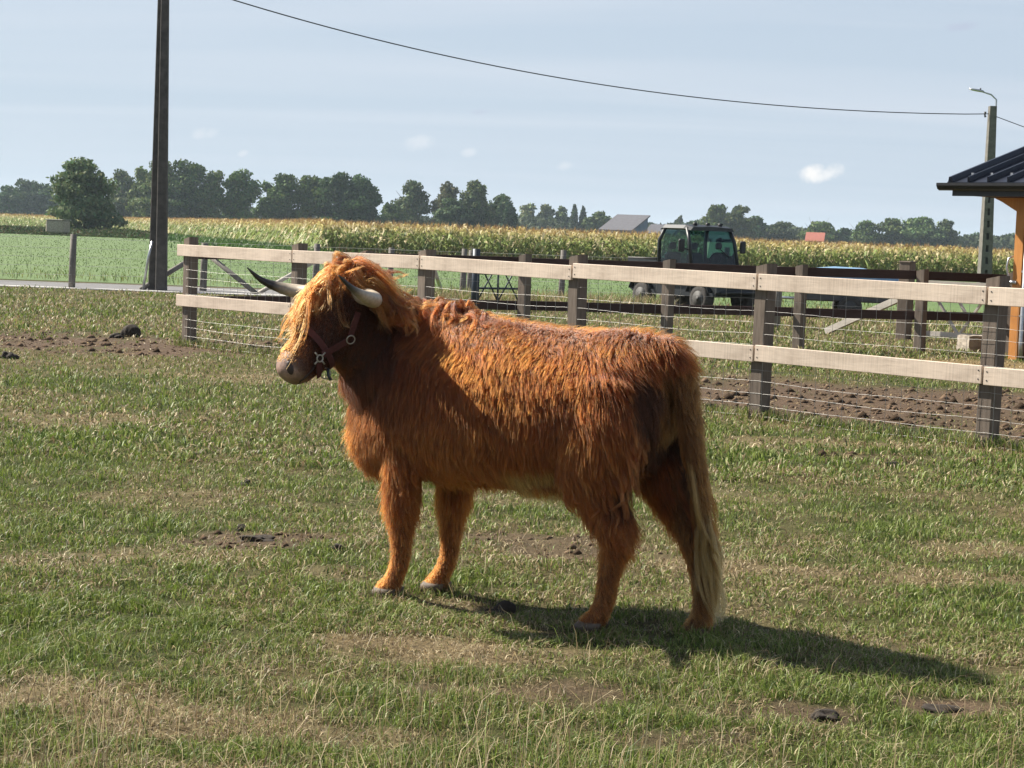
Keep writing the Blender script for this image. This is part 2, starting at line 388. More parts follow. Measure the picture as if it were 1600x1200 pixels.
b = MB(); xs = [-220, -60, -20, -8, -2, 2.5]; vs = []
for x in xs: vs += [(x, 41.2 + max(0, x + 8) * .06, .010), (x, 45.2 + max(0, x + 8) * .06, .010)]
b.add(vs, [(2 * i, 2 * i + 2, 2 * i + 3, 2 * i + 1) for i in range(len(xs) - 1)]); tag(b.build('road', M['asphalt']), 'narrow pale asphalt lane along the meadow', kind='structure')
b = MB(); vs = []
for x in xs: vs += [(x, 41.55 + max(0, x + 8) * .06, .014), (x, 41.95 + max(0, x + 8) * .06, .014)]
b.add(vs, [(2 * i, 2 * i + 2, 2 * i + 3, 2 * i + 1) for i in range(len(xs) - 1)]); tag(b.build('road_marking', M['paint']), 'pale concrete edge line along the near side of the lane', kind='structure')

# ------------------------------------------------------------------ the near fence
def yaw_axes(dx, dy):
    d = np.array([dx, dy, 0.]); d /= np.linalg.norm(d); return d, np.array([-d[1], d[0], 0.]), np.array([0, 0, 1.])
D3 = np.array([*FDIR, 0.]); N3 = np.array([*FNOR, 0.]); UP = np.array([0, 0, 1.])
SPAN = np.linalg.norm(FB - FA) / 5
def post_mesh(name, w, h, lean=(0, 0), slope=.03, depth=.25):
    """square sawn post, chamfered edges, sloping top; origin at the ground"""
    bm = bmesh.new(); rings = []
    for z in (-depth, h):
        rg = []
        for sx, sy in ((-1, -1), (1, -1), (1, 1), (-1, 1)):
            for k in (0, 1):
                c_ = w / 2; e = w * .06; x, y = sx * c_, sy * c_
                first = (sx * sy > 0)
                if (k == 0) == first: y -= sy * e
                else: x -= sx * e
                zz = z + (slope * (x / w) if z > 0 else 0)
                rg.append(bm.verts.new((x + lean[0] * z, y + lean[1] * z, zz)))
        rings.append(rg)
    n = 8
    for k in range(n): bm.faces.new((rings[0][k], rings[0][(k + 1) % n], rings[1][(k + 1) % n], rings[1][k]))
    bm.faces.new(rings[1]); bm.faces.new(rings[0][::-1]); bmesh.ops.recalc_face_normals(bm, faces=bm.faces)
    me = bpy.data.meshes.new(name); bm.to_mesh(me); bm.free(); return me

fence = empty('paddock_fence', (FA[0], FA[1], 0)); tag(fence, 'pale two-board wooden fence with wire netting running behind the cow', 'fence')
fang = math.atan2(FDIR[1], FDIR[0])
NSP = 7
def fpt(k, off=0., z=0.): # point on the fence, local to its empty
    p = D3 * SPAN * k + N3 * off; return np.array([p[0], p[1], z])
for k in range(NSP + 1):
    o = link('post', post_mesh('post', .138, 1.37 + random.uniform(-.02, .03), (random.uniform(-.012, .02), random.uniform(-.012, .012))), M['post'], fence)
    o.location = fpt(k); o.rotation_euler = (0, 0, fang)
def board(parent, a, b, z0, z1, w=.145, th=.032, mat='board', name='board'):
    me = MB(); L = np.linalg.norm(b - a); me.box((0, 0, 0), (L, th, w), None, .004); o = me.build(name, M[mat], parent)
    d = (b - a); o.location = ((a + b) / 2) + UP * (z0 + z1) / 2
    o.rotation_euler = (0, -math.atan2(z1 - z0, L), math.atan2(d[1], d[0])); return o
BO = .075 + .018 + .008
for k in range(NSP):
    e0 = -.065 if k == 0 else 0.004; e1 = .996
    for zc in (1.222, .58):
        j = [random.uniform(-.018, .018) for _ in range(2)]
        bd = board(fence, fpt(k + e0, BO - .006), fpt(k + e1, BO - .006), zc + j[0], zc + j[1])
        s = MB()   # pairs of dark screws at either end
        L = SPAN * (e1 - e0)
        for sx in (-1, 1):
            if k == 0 and sx < 0: continue
            for dz in (-.035, .035):
                s.tube([(sx * (L / 2 - .03), -.0155, dz), (sx * (L / 2 - .03), -.019, dz)], .006, 6)
        s.build('screw', M['cable'], bd)['kind'] = 'stuff'
def netting(parent, k0, k1, zs, step, off, r=.0019):
    mb = MB(); n = int((k1 - k0) * SPAN / .05)
    for z in zs:
        pts = []; ph = random.uniform(0, 6)
        for i in range(n + 1):
            kk = k0 + (k1 - k0) * i / n; sag = -.012 * math.sin(math.pi * (kk % 1)) + .004 * math.sin(kk * 9 + ph) + .003 * ((i % 3) - 1) * .5
            pts.append(fpt(kk, off, z + sag))
        mb.tube(pts, r * .62, 4, False)
    kk = k0
    while kk < k1:
        jx = random.uniform(-.01, .01)
        pts = [fpt(kk + jx * i / 4 + random.uniform(-.002, .002), off + .002, zs[0] + (zs[-1] - zs[0]) * i / 4) for i in range(5)]
        mb.tube(pts, r * .85, 3, False); kk += step / SPAN
    o = mb.build('wire_netting', M['wire'], parent); o['kind'] = 'stuff'; return o
netting(fence, 0, NSP, [.03, .13, .235, .34, .445, .55, .66, .76, .865, .965, 1.07, 1.16], .15, .073)

# ------------------------------------------------------------------ dark rail fence behind it
F2A = np.array([-3.95, 25.2]); F2B = np.array([6.24, 28.3]); d2 = (F2B - F2A) / np.linalg.norm(F2B - F2A)
fence2 = empty('rail_fence', (F2A[0], F2A[1], 0)); tag(fence2, 'dark brown two-rail fence standing between pale fence and meadow', 'fence')
def on_f2(px):
    # where the view plane through this pixel column meets the fence line
    k = ray(px, 480); s = k[0] / k[1]; u = (s * F2A[1] - F2A[0]) / (d2[0] - s * d2[1]); return u
us = [on_f2(p) for p in (569, 819, 1043, 1250, 1440)]; us.append(us[-1] + 1.55)
for u in us:
    o = link('post', post_mesh('post', .14, 1.27 + random.uniform(-.02, .02), (random.uniform(-.01, .015), 0)), M['post'], fence2)
    o.location = (d2[0] * u, d2[1] * u, 0); o.rotation_euler = (0, 0, fang + .1)
pcor = np.array([FA[0] - F2A[0] + .02, FA[1] - F2A[1] + .12, 0]); pfst = np.array([d2[0] * us[0] - d2[1] * .115, d2[1] * us[0] + d2[0] * .115, 0])
for zc in (1.17, .56): board(fence2, pcor, pfst, zc, zc, .135, .04, 'rail_dark', 'rail')
for a_, b_ in zip(us[:-1], us[1:]):
    for zc in (1.17, .56):
        pa = np.array([d2[0] * a_ - d2[1] * .115, d2[1] * a_ + d2[0] * .115, 0]); pb = np.array([d2[0] * (b_ - .012) - d2[1] * .115, d2[1] * (b_ - .012) + d2[0] * .115, 0])
        board(fence2, pa, pb, zc, zc + random.uniform(-.01, .01), .135, .04, 'rail_dark', 'rail')

# ------------------------------------------------------------------ round-post wire fence along the lane
def round_post(h, r, tilt=0., depth=.3):
    mb = MB(); mb.tube([(tilt * -depth, 0, -depth), (tilt * h * .4, random.uniform(-.01, .01), h * .4), (tilt * h, 0, h)], [r * 1.04, r * random.uniform(.95, 1.1), r * .94], 10); return mb
lane = empty('wire_fence', (gp(112, 450)[0], gp(112, 450)[1], 0)); tag(lane, 'grey round-post wire fence along the lane edge', 'fence')
LO = np.array([lane.location.x, lane.location.y, 0])
lane_posts = []
for px, base, top in ((-60, 447, 361), (112, 450, 366), (317, 455, 380), (492, 461, 381), (608, 465, 387), (673, 468, 392), (722, 469, 389), (733, 468, 391), (876, 474, 391), (1035, 480, 400), (1212, 512, 416)):
    g = gp(px, base); hgt = (base - top) / FPX * g[1]
    o = round_post(hgt, .075 if px != 317 else .085, .02).build('post', M['round'], lane); o.location = tuple(g - LO); lane_posts.append((g, hgt))
def strut(parent, p0, p1, base, mat='round', r=.06, name='strut'):
    mb = MB(); mb.tube([np.asarray(p0) - base, np.asarray(p1) - base], r, 8); return mb.build(name, M[mat], parent)
strut(lane, gp(219, 453), at(300, 404, 42.8), LO); strut(lane, gp(402, 460), at(325, 398, 42.9), LO)
strut(lane, gp(402, 459), at(489, 410, 42.2), LO, 'pale_wood', .05); strut(lane, gp(690, 456), at(676, 412, 43.5), LO, 'pale_wood', .05)
strut(lane, gp(655, 456), at(672, 412, 43.5), LO, 'round', .04)
mb = MB()
for z in (.12, .3, .5, .7, .9, 1.12):
    for (p, h), (q, g) in zip(lane_posts[:-2], lane_posts[1:-1]): mb.tube([p - LO + UP * z + (0, -.08, 0), q - LO + UP * z + (0, -.08, 0)], .0035, 3, False)
for (p, h), (q, g) in zip(lane_posts[:-2], lane_posts[1:-1]):
    n = max(2, int(np.linalg.norm(q - p) / .3))
    for i in range(n):
        c_ = p + (q - p) * i / n - LO; mb.tube([c_ + UP * .12 + (0, -.08, 0), c_ + UP * 1.12 + (0, -.08, 0)], .002, 3, False)
o = mb.build('wire_netting', M['wire'], lane); o['kind'] = 'stuff'

# dark steel gate with crossed braces
g0 = gp(742, 470); g0[1] = 38.0; g0 = np.array([g0[0] * 38.0 / gp(742, 470)[1], 38.0, 0]); g1 = np.array([at(812, 466, 38.6)[0], 38.6, 0])
gate = empty('steel_gate', g0); tag(gate, 'dark steel field gate with crossed braces behind the cow', 'gate'); dv = g1 - g0
o = round_post(1.25, .085).build('gate_post', M['dark_steel'], gate)
for z in (.15, .45, .75, 1.05):
    mb = MB(); mb.tube([UP * z, dv + UP * z], .022, 8); mb.build('bar', M['dark_steel'], gate)
for u in (0.04, .5, 1.):
    mb = MB(); mb.tube([dv * u + UP * .15, dv * u + UP * 1.05], .022, 8); mb.build('upright', M['dark_steel'], gate)
for u in (0.04, .5):
    for s_ in (0, 1):
        mb = MB(); mb.tube([dv * (u + .48 * s_) + UP * .17, dv * (u + .48 * (1 - s_)) + UP * 1.03], .016, 6); mb.build('brace', M['dark_steel'], gate)

# heavy gate post with its raking strut, pale wooden gate and concrete block
gpz = gp(1411, 531); big = empty('gate_post', gpz); tag(big, 'thick dark gate post with a raking strut by the pale gate', 'post')
o = link('post', post_mesh('post', .21, 1.33, (.01, 0), .0), M['post'], big); o.rotation_euler = (0, 0, fang + .15)
cap = MB(); cap.box((.013, 0, 1.345), (.23, .23, .03), None, .008); o = cap.build('cap', M['post'], big); o.rotation_euler = (0, 0, fang + .15)
sb = gp(1291, 521); mb = MB(); mb.beam(sb - gpz + UP * .04, np.array([-.10, .06, .70]), .11, .09); mb.build('strut', M['pale_wood'], big)
ga = np.array([gpz[0] + .28, gpz[1] + .1, 0]); gb = ga + np.array([1.42, -1.2, 0]); fg = empty('wooden_gate', ga)
tag(fg, 'bleached wooden field gate with slanting braces beside the shelter', 'gate'); dv = gb - ga; L_ = np.linalg.norm(dv)
for z in (.13, .42, .72, 1.0): mb = MB(); mb.beam(UP * z, dv + UP * z, .085, .03); mb.build('bar', M['pale_wood'], fg)
nn = np.cross(dv / L_, UP)
for u in (.02, .98): mb = MB(); mb.beam(dv * u + UP * .07 + nn * .032, dv * u + UP * 1.06 + nn * .032, .09, .03, dv / L_); mb.build('stile', M['pale_wood'], fg)
for a_, b_, za, zb in ((.06, .40, 1.0, .12), (.40, .72, .12, 1.0), (.5, .28, .4, 1.0), (.74, .95, 1.0, .15)):
    mb = MB(); mb.beam(dv * a_ + UP * za - nn * .032, dv * b_ + UP * zb - nn * .032, .07, .03, nn); mb.build('brace', M['pale_wood'], fg)
cb_ = gp(1521, 548); bm = bmesh.new(); bmesh.ops.create_cube(bm, size=1); bmesh.ops.subdivide_edges(bm, edges=bm.edges, cuts=4, use_grid_fill=True)
for v in bm.verts:
    v.co = Vector((v.co.x * .42, v.co.y * .32, v.co.z * .26 + .11)) + Vector([random.uniform(-.01, .01) for _ in range(3)])
me = bpy.data.meshes.new('concrete_block'); bm.to_mesh(me); bm.free(); o = link('concrete_block', me, M['blockstone']); o.location = tuple(cb_); o.rotation_euler = (0, 0, .4)
tag(o, 'rough concrete block on the ground near the wooden gate', 'block')

# ------------------------------------------------------------------ utility poles and cable
pl = gp(246, 454); up_ = empty('double_pole', (pl[0], pl[1], 0)); tag(up_, 'tall dark twin concrete pole standing at the lane, leaning together', 'pole')
topL = at(255, -60, pl[1]) - pl; hh = topL[2]
for x0, w, nm in ((-.13, .20, 'shaft'), (.09, .25, 'shaft')):
    mb = MB(); q0 = np.array([x0, (.12 if x0 < 0 else -.02), -.2]); q1 = np.array([topL[0] + (-.045 if x0 < 0 else .06), (.1 if x0 < 0 else -.02), hh])
    rings = []
    for i in range(9):
        u = i / 8; c_ = q0 + (q1 - q0) * u; ww = w * (1 - .38 * u) / 2
        rings.append([c_ + np.array([sx * ww, sy * ww * .9, 0]) for sx, sy in ((-1, -.8), (-.8, -1), (.8, -1), (1, -.8), (1, .8), (.8, 1), (-.8, 1), (-1, .8))])
    mb.loft(rings, False); mb.build(nm, M['pole_dark'], up_)
mb = MB(); mb.tube([np.array([-.30, -.15, 0]), np.array([-.20, -.12, .75]), np.array([-.12, -.1, 1.12])], .028, 8); mb.build('guard_pipe', M['steel'], up_)

YR = 80.0
pr = at(1540, 400, YR); pr = np.array([pr[0], YR, 0]); rp = empty('lamp_pole', pr); tag(rp, 'grey concrete lamp pole with slotted shaft behind the shelter roof', 'pole')
ptop = at(1551, 166, YR) - pr; lean = ptop[0] / ptop[2]
bm = bmesh.new()
hP = ptop[2]; wb, wt = .50, .28
def pw(z): return wb + (wt - wb) * z / hP
def slab(z0, z1, x0f, x1f, d=1.0):
    vs = []
    for z in (z0, z1):
        for xf, yy in ((x0f, -1), (x1f, -1), (x1f, 1), (x0f, 1)): vs.append(bm.verts.new((lean * z + xf * pw(z) / 2, yy * pw(z) * d / 2 * 1.3, z)))
    for f in ((0, 1, 5, 4), (1, 2, 6, 5), (2, 3, 7, 6), (3, 0, 4, 7), (0, 3, 2, 1), (4, 5, 6, 7)): bm.faces.new([vs[i] for i in f])
z = -.2
slab(-.2, 5.2, -1, -.30); slab(-.2, 5.2, .22, 1); zz = -.2       # two flanges with webs between the slots
while zz < 5.2:
    slab(zz, min(zz + .24, 5.2), -.30, .22); zz += .52
slab(5.2, hP, -1, 1)
me = bpy.data.meshes.new('shaft'); bmesh.ops.recalc_face_normals(bm, faces=bm.faces); bm.to_mesh(me); bm.free(); link('shaft', me, M['pole_grey'], rp)
arm = [ptop + np.array([.13, 0, -.55]), ptop + np.array([.15, 0, -.1]), at(1557, 156, YR) - pr, at(1549, 148, YR) - pr, at(1534, 143, YR) - pr]
mb = MB(); mb.tube(arm, .035, 8); mb.build('lamp_arm', M['steel'], rp)
e = arm[-1]; mb = MB(); mb.loft([[e + np.array([x, y * w, zo + zz_ * h]) for y, zz_ in ((-1, -.2), (-.7, 1), (.7, 1), (1, -.2), (.6, -1), (-.6, -1))] for x, w, h, zo in ((.08, .05, .04, 0), (-.1, .11, .05, .03), (-.4, .13, .04, .07), (-.55, .06, .015, .09))])
mb.build('lamp_head', M['steel'], rp)
mb = MB(); mb.tube([e + np.array([-.06, 0, .05]), e + np.array([-.06, 0, .14])], .035, 8); mb.build('sensor', M['cable'], rp)
pi_ = at(1540, 178, YR) - pr
mb = MB(); mb.tube([pi_ + np.array([.35, 0, .02]), pi_ + np.array([-.02, 0, .0])], .02, 6); mb.tube([pi_ + np.array([0, 0, -.14]), pi_ + np.array([-.03, 0, -.04]), pi_ + np.array([-.02, 0, .09])], [.05, .03, .06], 8); mb.build('insulator', M['cable'], rp)
wa = at(1541, 178, YR); cab = []
# the cable hangs from a pole out of the frame at the left to the lamp pole
ctrl = [(-420, -330, 40), (355, -2, 55), (800, 106, 64.5), (1060, 150, 70), (1300, 171.5, 75), (1541, 178, YR)]
cp = np.array([at(*c_) for c_ in ctrl]); ts = np.array([c_[0] for c_ in ctrl], float)
co = [np.polyfit(ts, cp[:, k], 3) for k in range(3)]
cab = [np.array([np.polyval(co[k], x) for k in range(3)]) for x in np.linspace(-420, 1541, 60)]; cab[-1] = wa
mb = MB(); mb.tube([p - cab[-1] for p in cab], .02, 5, False); o = mb.build('overhead_cable', M['cable']); o.location = tuple(cab[-1]); tag(o, 'long black overhead cable sagging across the sky to the lamp pole', 'cable')
wa2 = at(1556, 182, YR); wb2 = at(1900, 300, 86); mb = MB(); mb.tube([(0, 0, 0), (wb2 - wa2) * .5 - UP * .15, wb2 - wa2], .018, 5, False); o = mb.build('overhead_cable', M['cable']); o.location = tuple(wa2); tag(o, 'short black cable running right from the lamp pole above the shelter', 'cable')

# ------------------------------------------------------------------ open shelter at the right
SE = np.array([*FDIR, 0.]); ST = np.array([-FDIR[1], FDIR[0], 0.]); ST = ST if ST[1] > 0 else -ST
SA = at(1482, 284, 27.5); zE = SA[2]; SO = np.array([SA[0], SA[1], 0]); shel = empty('timber_shelter', SO); tag(shel, 'timber shelter with dark seamed metal roof and orange posts', 'shelter')
def sp(e, t_, z): return SE * e + ST * t_ + UP * z
slope = .62 / 2.1; LEN = 6.0
rf = MB(); rf.prism([sp(-.02, 0, zE), sp(-.02, 2.1, zE + .62), sp(-.02, 2.1, zE + .58), sp(-.02, 0, zE - .04)], (0, 0, 0), SE * LEN)
rf.prism([sp(-.02, 2.1, zE + .62), sp(-.02, 4.2, zE), sp(-.02, 4.2, zE - .04), sp(-.02, 2.1, zE + .58)], (0, 0, 0), SE * LEN); roof = rf.build('roof', M['roof_metal'], shel)
nrm = np.cross(SE, ST * 2.1 + UP * .62); nrm /= np.linalg.norm(nrm); nrm = nrm if nrm[2] > 0 else -nrm
e_ = 0.0
while e_ < LEN - .05:
    s_ = MB(); w_ = .05 if e_ > 0 else .09
    s_.prism([sp(e_, -.01, zE), sp(e_ + w_, -.01, zE), sp(e_ + w_ * .7, -.01, zE) + nrm * .075, sp(e_ + w_ * .3, -.01, zE) + nrm * .075], (0, 0, 0), ST * 2.1 + UP * .62); s_.build('seam', M['roof_metal'], roof); e_ += .335
    c_ = MB(); c_.box(sp(e_ - .15, .35, zE + .35 * slope + .02), (.04, .05, .05), (SE, ST, UP)); c_.build('snow_guard', M['steel'], roof)
rc = MB(); rc.box(sp(LEN / 2, 2.1, zE + .65), (LEN, .22, .05), (SE, ST, UP)); rc.build('ridge_cap', M['steel'], roof)
sk = MB(); sk.box(sp(1.6, 1.95, zE + .69), (1.0, .30, .06), (SE, ST, UP), .01); sk.build('skylight', M['steel'], roof)
gt = MB(); prof = [(-.13, -.02), (-.13, -.06), (-.10, -.11), (-.05, -.13), (0, -.11), (.01, -.03), (-.01, -.03), (-.02, -.09), (-.06, -.105), (-.1, -.08), (-.115, -.02)]
gt.prism([sp(-.12, t_, zE + z_) for t_, z_ in prof], (0, 0, 0), SE * (LEN + .2)); gt.build('gutter', M['gutter'], shel)
fs_ = MB(); fs_.box(sp(LEN / 2, .06, zE - .12), (LEN - .1, .04, .17), (SE, ST, UP)); fs_.build('fascia', M['gutter'], shel)
sf = MB(); sf.box(sp(LEN / 2 + .15, .4, zE - .19), (LEN - .5, .62, .03), (SE, ST, UP)); sf.build('soffit', M['brown_wall'], shel)
for e_, t_ in ((.86, .68), (3.2, .68), (5.6, .68), (.86, 3.5), (5.6, 3.5)):
    p_ = MB(); p_.box((0, 0, zE / 2 - .1), (.15, .15, zE - .2 + .1), (SE, ST, UP), .006); o = p_.build('post', M['orange_wood'], shel); o.location = tuple(sp(e_, t_, 0))
kb = MB(); kb.prism([sp(.86, .70, zE - .45), sp(.86, .70, zE - .2), sp(.35, .70, zE - .2), sp(.5, .70, zE - .26)], -ST * .06, ST * .06); kb.build('knee_brace', M['orange_wood'], shel)
dp = MB(); dp.tube([sp(1.05, .52, zE - .16), sp(1.05, .52, .25), sp(1.07, .50, .05)], .035, 10); dp.build('downpipe', M['steel'], shel)
for z_ in (.65, 1.3, 1.95): c_ = MB(); c_.box(sp(1.05, .55, z_), (.1, .1, .03), (SE, ST, UP)); c_.build('pipe_clip', M['steel'], shel)
for i in range(30):
    w_ = MB(); w_.box((0, 0, (zE - .2) / 2), (.152, .025, zE - .2), (SE, ST, UP), .004); o = w_.build('wall_board', M['brown_wall'], shel); o.location = tuple(sp(1.02 + i * .155, .70 + (.004 if i % 2 else 0), 0))
for i in range(18):
    w_ = MB(); w_.box((0, 0, (zE - .2) / 2), (.025, .152, zE - .2), (SE, ST, UP), .004); o = w_.build('wall_board', M['brown_wall'], shel); o.location = tuple(sp(1.0, .80 + i * .155, 0))
lv = MB(); a0 = at(1577, 441, 27.35) - SO; lv.tube([a0 + SE * .1, a0, at(1573, 418, 27.35) - SO, at(1576, 404, 27.35) - SO, at(1584, 400, 27.35) - SO], .016, 8); lv.tube([a0 - SE * .03, a0 + SE * .12], .03, 8); lv.build('tap_pipe', M['steel'], shel)


# ------------------------------------------------------------------ the cow
CO = np.array([0.0871, 7.5836, 0.0]); CHD = np.array([-0.83139, 0.55570, 0.0]); CLT = np.array([-0.55570, -0.83139, 0.0])
CM = np.stack([CHD, CLT, UP])                       # rows: forward, left, up
def to_c(P): return (np.asarray(P) - CO) @ CM.T
def to_w(p): return CO + np.asarray(p) @ CM
def cray(px, py): return to_c(CC), ray(px, py) @ CM.T
cow = empty('highland_cow', CO, math.atan2(CHD[1], CHD[0])); tag(cow, 'shaggy red-brown highland cow with long fringe, horns and red halter', 'cow')

HB = R(31)
HP0 = to_c(at(534, 430, 7.80)); HP1 = to_c(at(430, 574, 7.62))
HA = HP1 - HP0; HLEN = np.linalg.norm(HA); HA = HA / HLEN
HL = np.array([math.sin(HB), -math.cos(HB), 0]) @ CM.T; HL = HL - HA * (HL @ HA); HL /= np.linalg.norm(HL)
HN = np.cross(HA, HL); HN = HN if HN[2] > 0 else -HN                    # dorsal side of the face
HRINGS = np.array([[-.14, .06, .06, -.10], [-.06, .095, .10, -.085], [.05, .115, .125, -.10], [.18, .122, .14, -.115], [.30, .122, .143, -.118], [.42, .105, .132, -.112],
                   [.55, .088, .112, -.098], [.68, .078, .095, -.084], [.80, .080, .086, -.076], [.90, .084, .080, -.072], [.97, .074, .066, -.070], [1.02, .045, .040, -.068]])
def hring(s): return [np.interp(s, HRINGS[:, 0], HRINGS[:, k]) for k in (1, 2, 3)]
def h2c(s, lat, dor): return HP0 + np.multiply.outer(np.asarray(s) * HLEN, HA) + np.multiply.outer(np.asarray(lat), HL) + np.multiply.outer(np.asarray(dor), HN)
def c2h(P):
    q = np.asarray(P) - HP0; return q @ HA / HLEN, q @ HL, q @ HN

def ell(n, a, b, p=2.0):
    g = np.arange(n) * 2 * math.pi / n; c_, s_ = np.cos(g), np.sin(g)
    return np.sign(c_) * np.abs(c_) ** (2 / p) * a, np.sign(s_) * np.abs(s_) ** (2 / p) * b
body = MB(); NR = 24
def ring_x(x, y, top, bot, w, p=2.2):                # ring in the plane across the body
    a, b_ = ell(NR, w, (top - bot) / 2, p); zc = (top + bot) / 2
    a = a * (1 - .10 * (b_ / ((top - bot) / 2)))     # a little wider below the middle
    return [np.array([x, y + a[k], zc + b_[k]]) for k in range(NR)]
TORSO = [(-.64, 1.06, .86, .06), (-.62, 1.10, .80, .13), (-.57, 1.15, .72, .19), (-.48, 1.185, .66, .232), (-.35, 1.178, .625, .258), (-.15, 1.170, .585, .285), (.05, 1.185, .56, .305), (.25, 1.20, .545, .30), (.45, 1.20, .54, .268), (.60, 1.185, .545, .235), (.72, 1.14, .56, .19), (.80, 1.06, .60, .14), (.84, .98, .68, .07)]
body.loft([ring_x(x, 0, t_, b_, w) for x, t_, b_, w in TORSO])
def ring_dir(c, d, up, w, h, p=2.0):
    d = np.asarray(d, float); d /= np.linalg.norm(d); u = np.asarray(up, float); u = u - d * (u @ d); u /= np.linalg.norm(u); l = np.cross(u, d)
    a, b_ = ell(NR, w, h, p); return [np.asarray(c, float) + a[k] * l + b_[k] * u for k in range(NR)]
hb = h2c(.06, 0, -.10)
neck = [((.42, 0, .95), .22, .30), ((.56, .02, .98), .195, .265), ((.655, .07, 1.02), .168, .235), ((.715, .13, 1.07), .145, .205), ((.755, .19, 1.12), .128, .175), (tuple(hb * .6 + np.array([.77, .22, 1.17]) * .4), .12, .155), (tuple(hb), .10, .13)]
for i in range(len(neck)): pass
rings = []
for i, (c_, w, h) in enumerate(neck):
    a_ = np.array(neck[max(i - 1, 0)][0]); b_ = np.array(neck[min(i + 1, len(neck) - 1)][0]); rings.append(ring_dir(c_, b_ - a_, UP, w, h))
body.loft(rings)
body.loft([ring_dir(h2c(s, 0, c_), HA, HN, w, h, 2.3) for s, w, h, c_ in HRINGS])
def ellipsoid(c, r_, d=(1, 0, 0)):
    body.loft([ring_dir(np.asarray(c) + np.asarray(d) * r_[0] * math.sin(t_), d, UP, max(1e-3, r_[1] * math.cos(t_)), max(1e-3, r_[2] * math.cos(t_))) for t_ in np.linspace(-1.5, 1.5, 11)])
ellipsoid((.74, 0, .66), (.15, .13, .14)); ellipsoid((.70, 0, .60), (.12, .09, .07))
ellipsoid((-.08, 0, .60), (.22, .15, .06))
LEGS = {'LF': [(0.47, 0.15, 0.92, 0.11, 0.079), (0.5, 0.155, 0.72, 0.104, 0.081), (0.53, 0.15, 0.57, 0.077, 0.064), (0.552, 0.142, 0.45, 0.056, 0.05), (0.563, 0.135, 0.37, 0.044, 0.041), (0.563, 0.131, 0.32, 0.04, 0.038), (0.557, 0.128, 0.25, 0.037, 0.035), (0.556, 0.126, 0.18, 0.034, 0.033), (0.568, 0.124, 0.125, 0.037, 0.036), (0.592, 0.122, 0.078, 0.036, 0.037), (0.618, 0.122, 0.04, 0.05, 0.047), (0.632, 0.122, 0.012, 0.052, 0.05)],
 'RF': [(0.465, -0.15, 0.92, 0.11, 0.079), (0.466, -0.155, 0.72, 0.104, 0.081), (0.473, -0.15, 0.57, 0.077, 0.064), (0.477, -0.142, 0.45, 0.056, 0.05), (0.488, -0.135, 0.37, 0.044, 0.041), (0.488, -0.131, 0.32, 0.04, 0.038), (0.482, -0.128, 0.25, 0.037, 0.035), (0.481, -0.126, 0.18, 0.034, 0.033), (0.493, -0.124, 0.125, 0.037, 0.036), (0.517, -0.122, 0.078, 0.036, 0.037), (0.543, -0.122, 0.04, 0.05, 0.047), (0.557, -0.122, 0.012, 0.052, 0.05)],
 'LH': [(-0.4, 0.15, 1.02, 0.17, 0.09), (-0.41, 0.165, 0.86, 0.195, 0.1), (-0.395, 0.165, 0.73, 0.18, 0.096), (-0.38, 0.155, 0.63, 0.145, 0.084), (-0.41, 0.14, 0.55, 0.097, 0.063), (-0.46, 0.127, 0.475, 0.068, 0.05), (-0.485, 0.118, 0.41, 0.05, 0.042), (-0.482, 0.112, 0.345, 0.043, 0.038), (-0.465, 0.108, 0.27, 0.038, 0.035), (-0.453, 0.106, 0.19, 0.036, 0.034), (-0.446, 0.104, 0.13, 0.037, 0.037), (-0.425, 0.104, 0.08, 0.037, 0.038), (-0.395, 0.104, 0.04, 0.05, 0.048), (-0.378, 0.104, 0.012, 0.052, 0.05)],
 'RH': [(-0.42, -0.15, 1.02, 0.17, 0.09), (-0.45, -0.165, 0.86, 0.195, 0.1), (-0.48, -0.16, 0.73, 0.165, 0.096), (-0.53, -0.15, 0.63, 0.13, 0.084), (-0.585, -0.14, 0.55, 0.09, 0.063), (-0.65, -0.13, 0.475, 0.068, 0.05), (-0.698, -0.122, 0.4, 0.051, 0.042), (-0.725, -0.118, 0.335, 0.044, 0.038), (-0.745, -0.116, 0.26, 0.039, 0.035), (-0.762, -0.114, 0.18, 0.036, 0.034), (-0.772, -0.11, 0.125, 0.037, 0.037), (-0.765, -0.11, 0.078, 0.037, 0.038), (-0.752, -0.11, 0.04, 0.05, 0.048), (-0.742, -0.11, 0.012, 0.052, 0.05)]}
for rg in LEGS.values():
    body.loft([[np.array([x + a, y + b_, z]) for a, b_ in zip(*ell(NR, rx, ry))] for x, y, z, rx, ry in rg])
TAIL = [np.array(p) for p in ((-.55, 0, 1.12), (-.63, 0, 1.115), (-.685, 0, 1.03), (-.715, -.01, .90), (-.74, -.03, .74), (-.765, -.05, .58), (-.785, -.065, .44))]
body.loft([ring_dir(TAIL[i], TAIL[min(i + 1, 6)] - TAIL[max(i - 1, 0)], (0, 1, 0), r_, r_) for i, r_ in enumerate((.06, .055, .045, .034, .028, .023, .014))])
tmp = body.build('tmp_body', None)
rm = tmp.modifiers.new('r', 'REMESH'); rm.mode = 'VOXEL'; rm.voxel_size = .0125; rm.use_smooth_shade = True
sm = tmp.modifiers.new('s', 'SMOOTH'); sm.factor = .5; sm.iterations = 14
dg = bpy.context.evaluated_depsgraph_get(); bme = bpy.data.meshes.new_from_object(tmp.evaluated_get(dg)); bme.name = 'body'
bpy.data.objects.remove(tmp); bme.materials.clear()
for p in bme.polygons: p.use_smooth = True
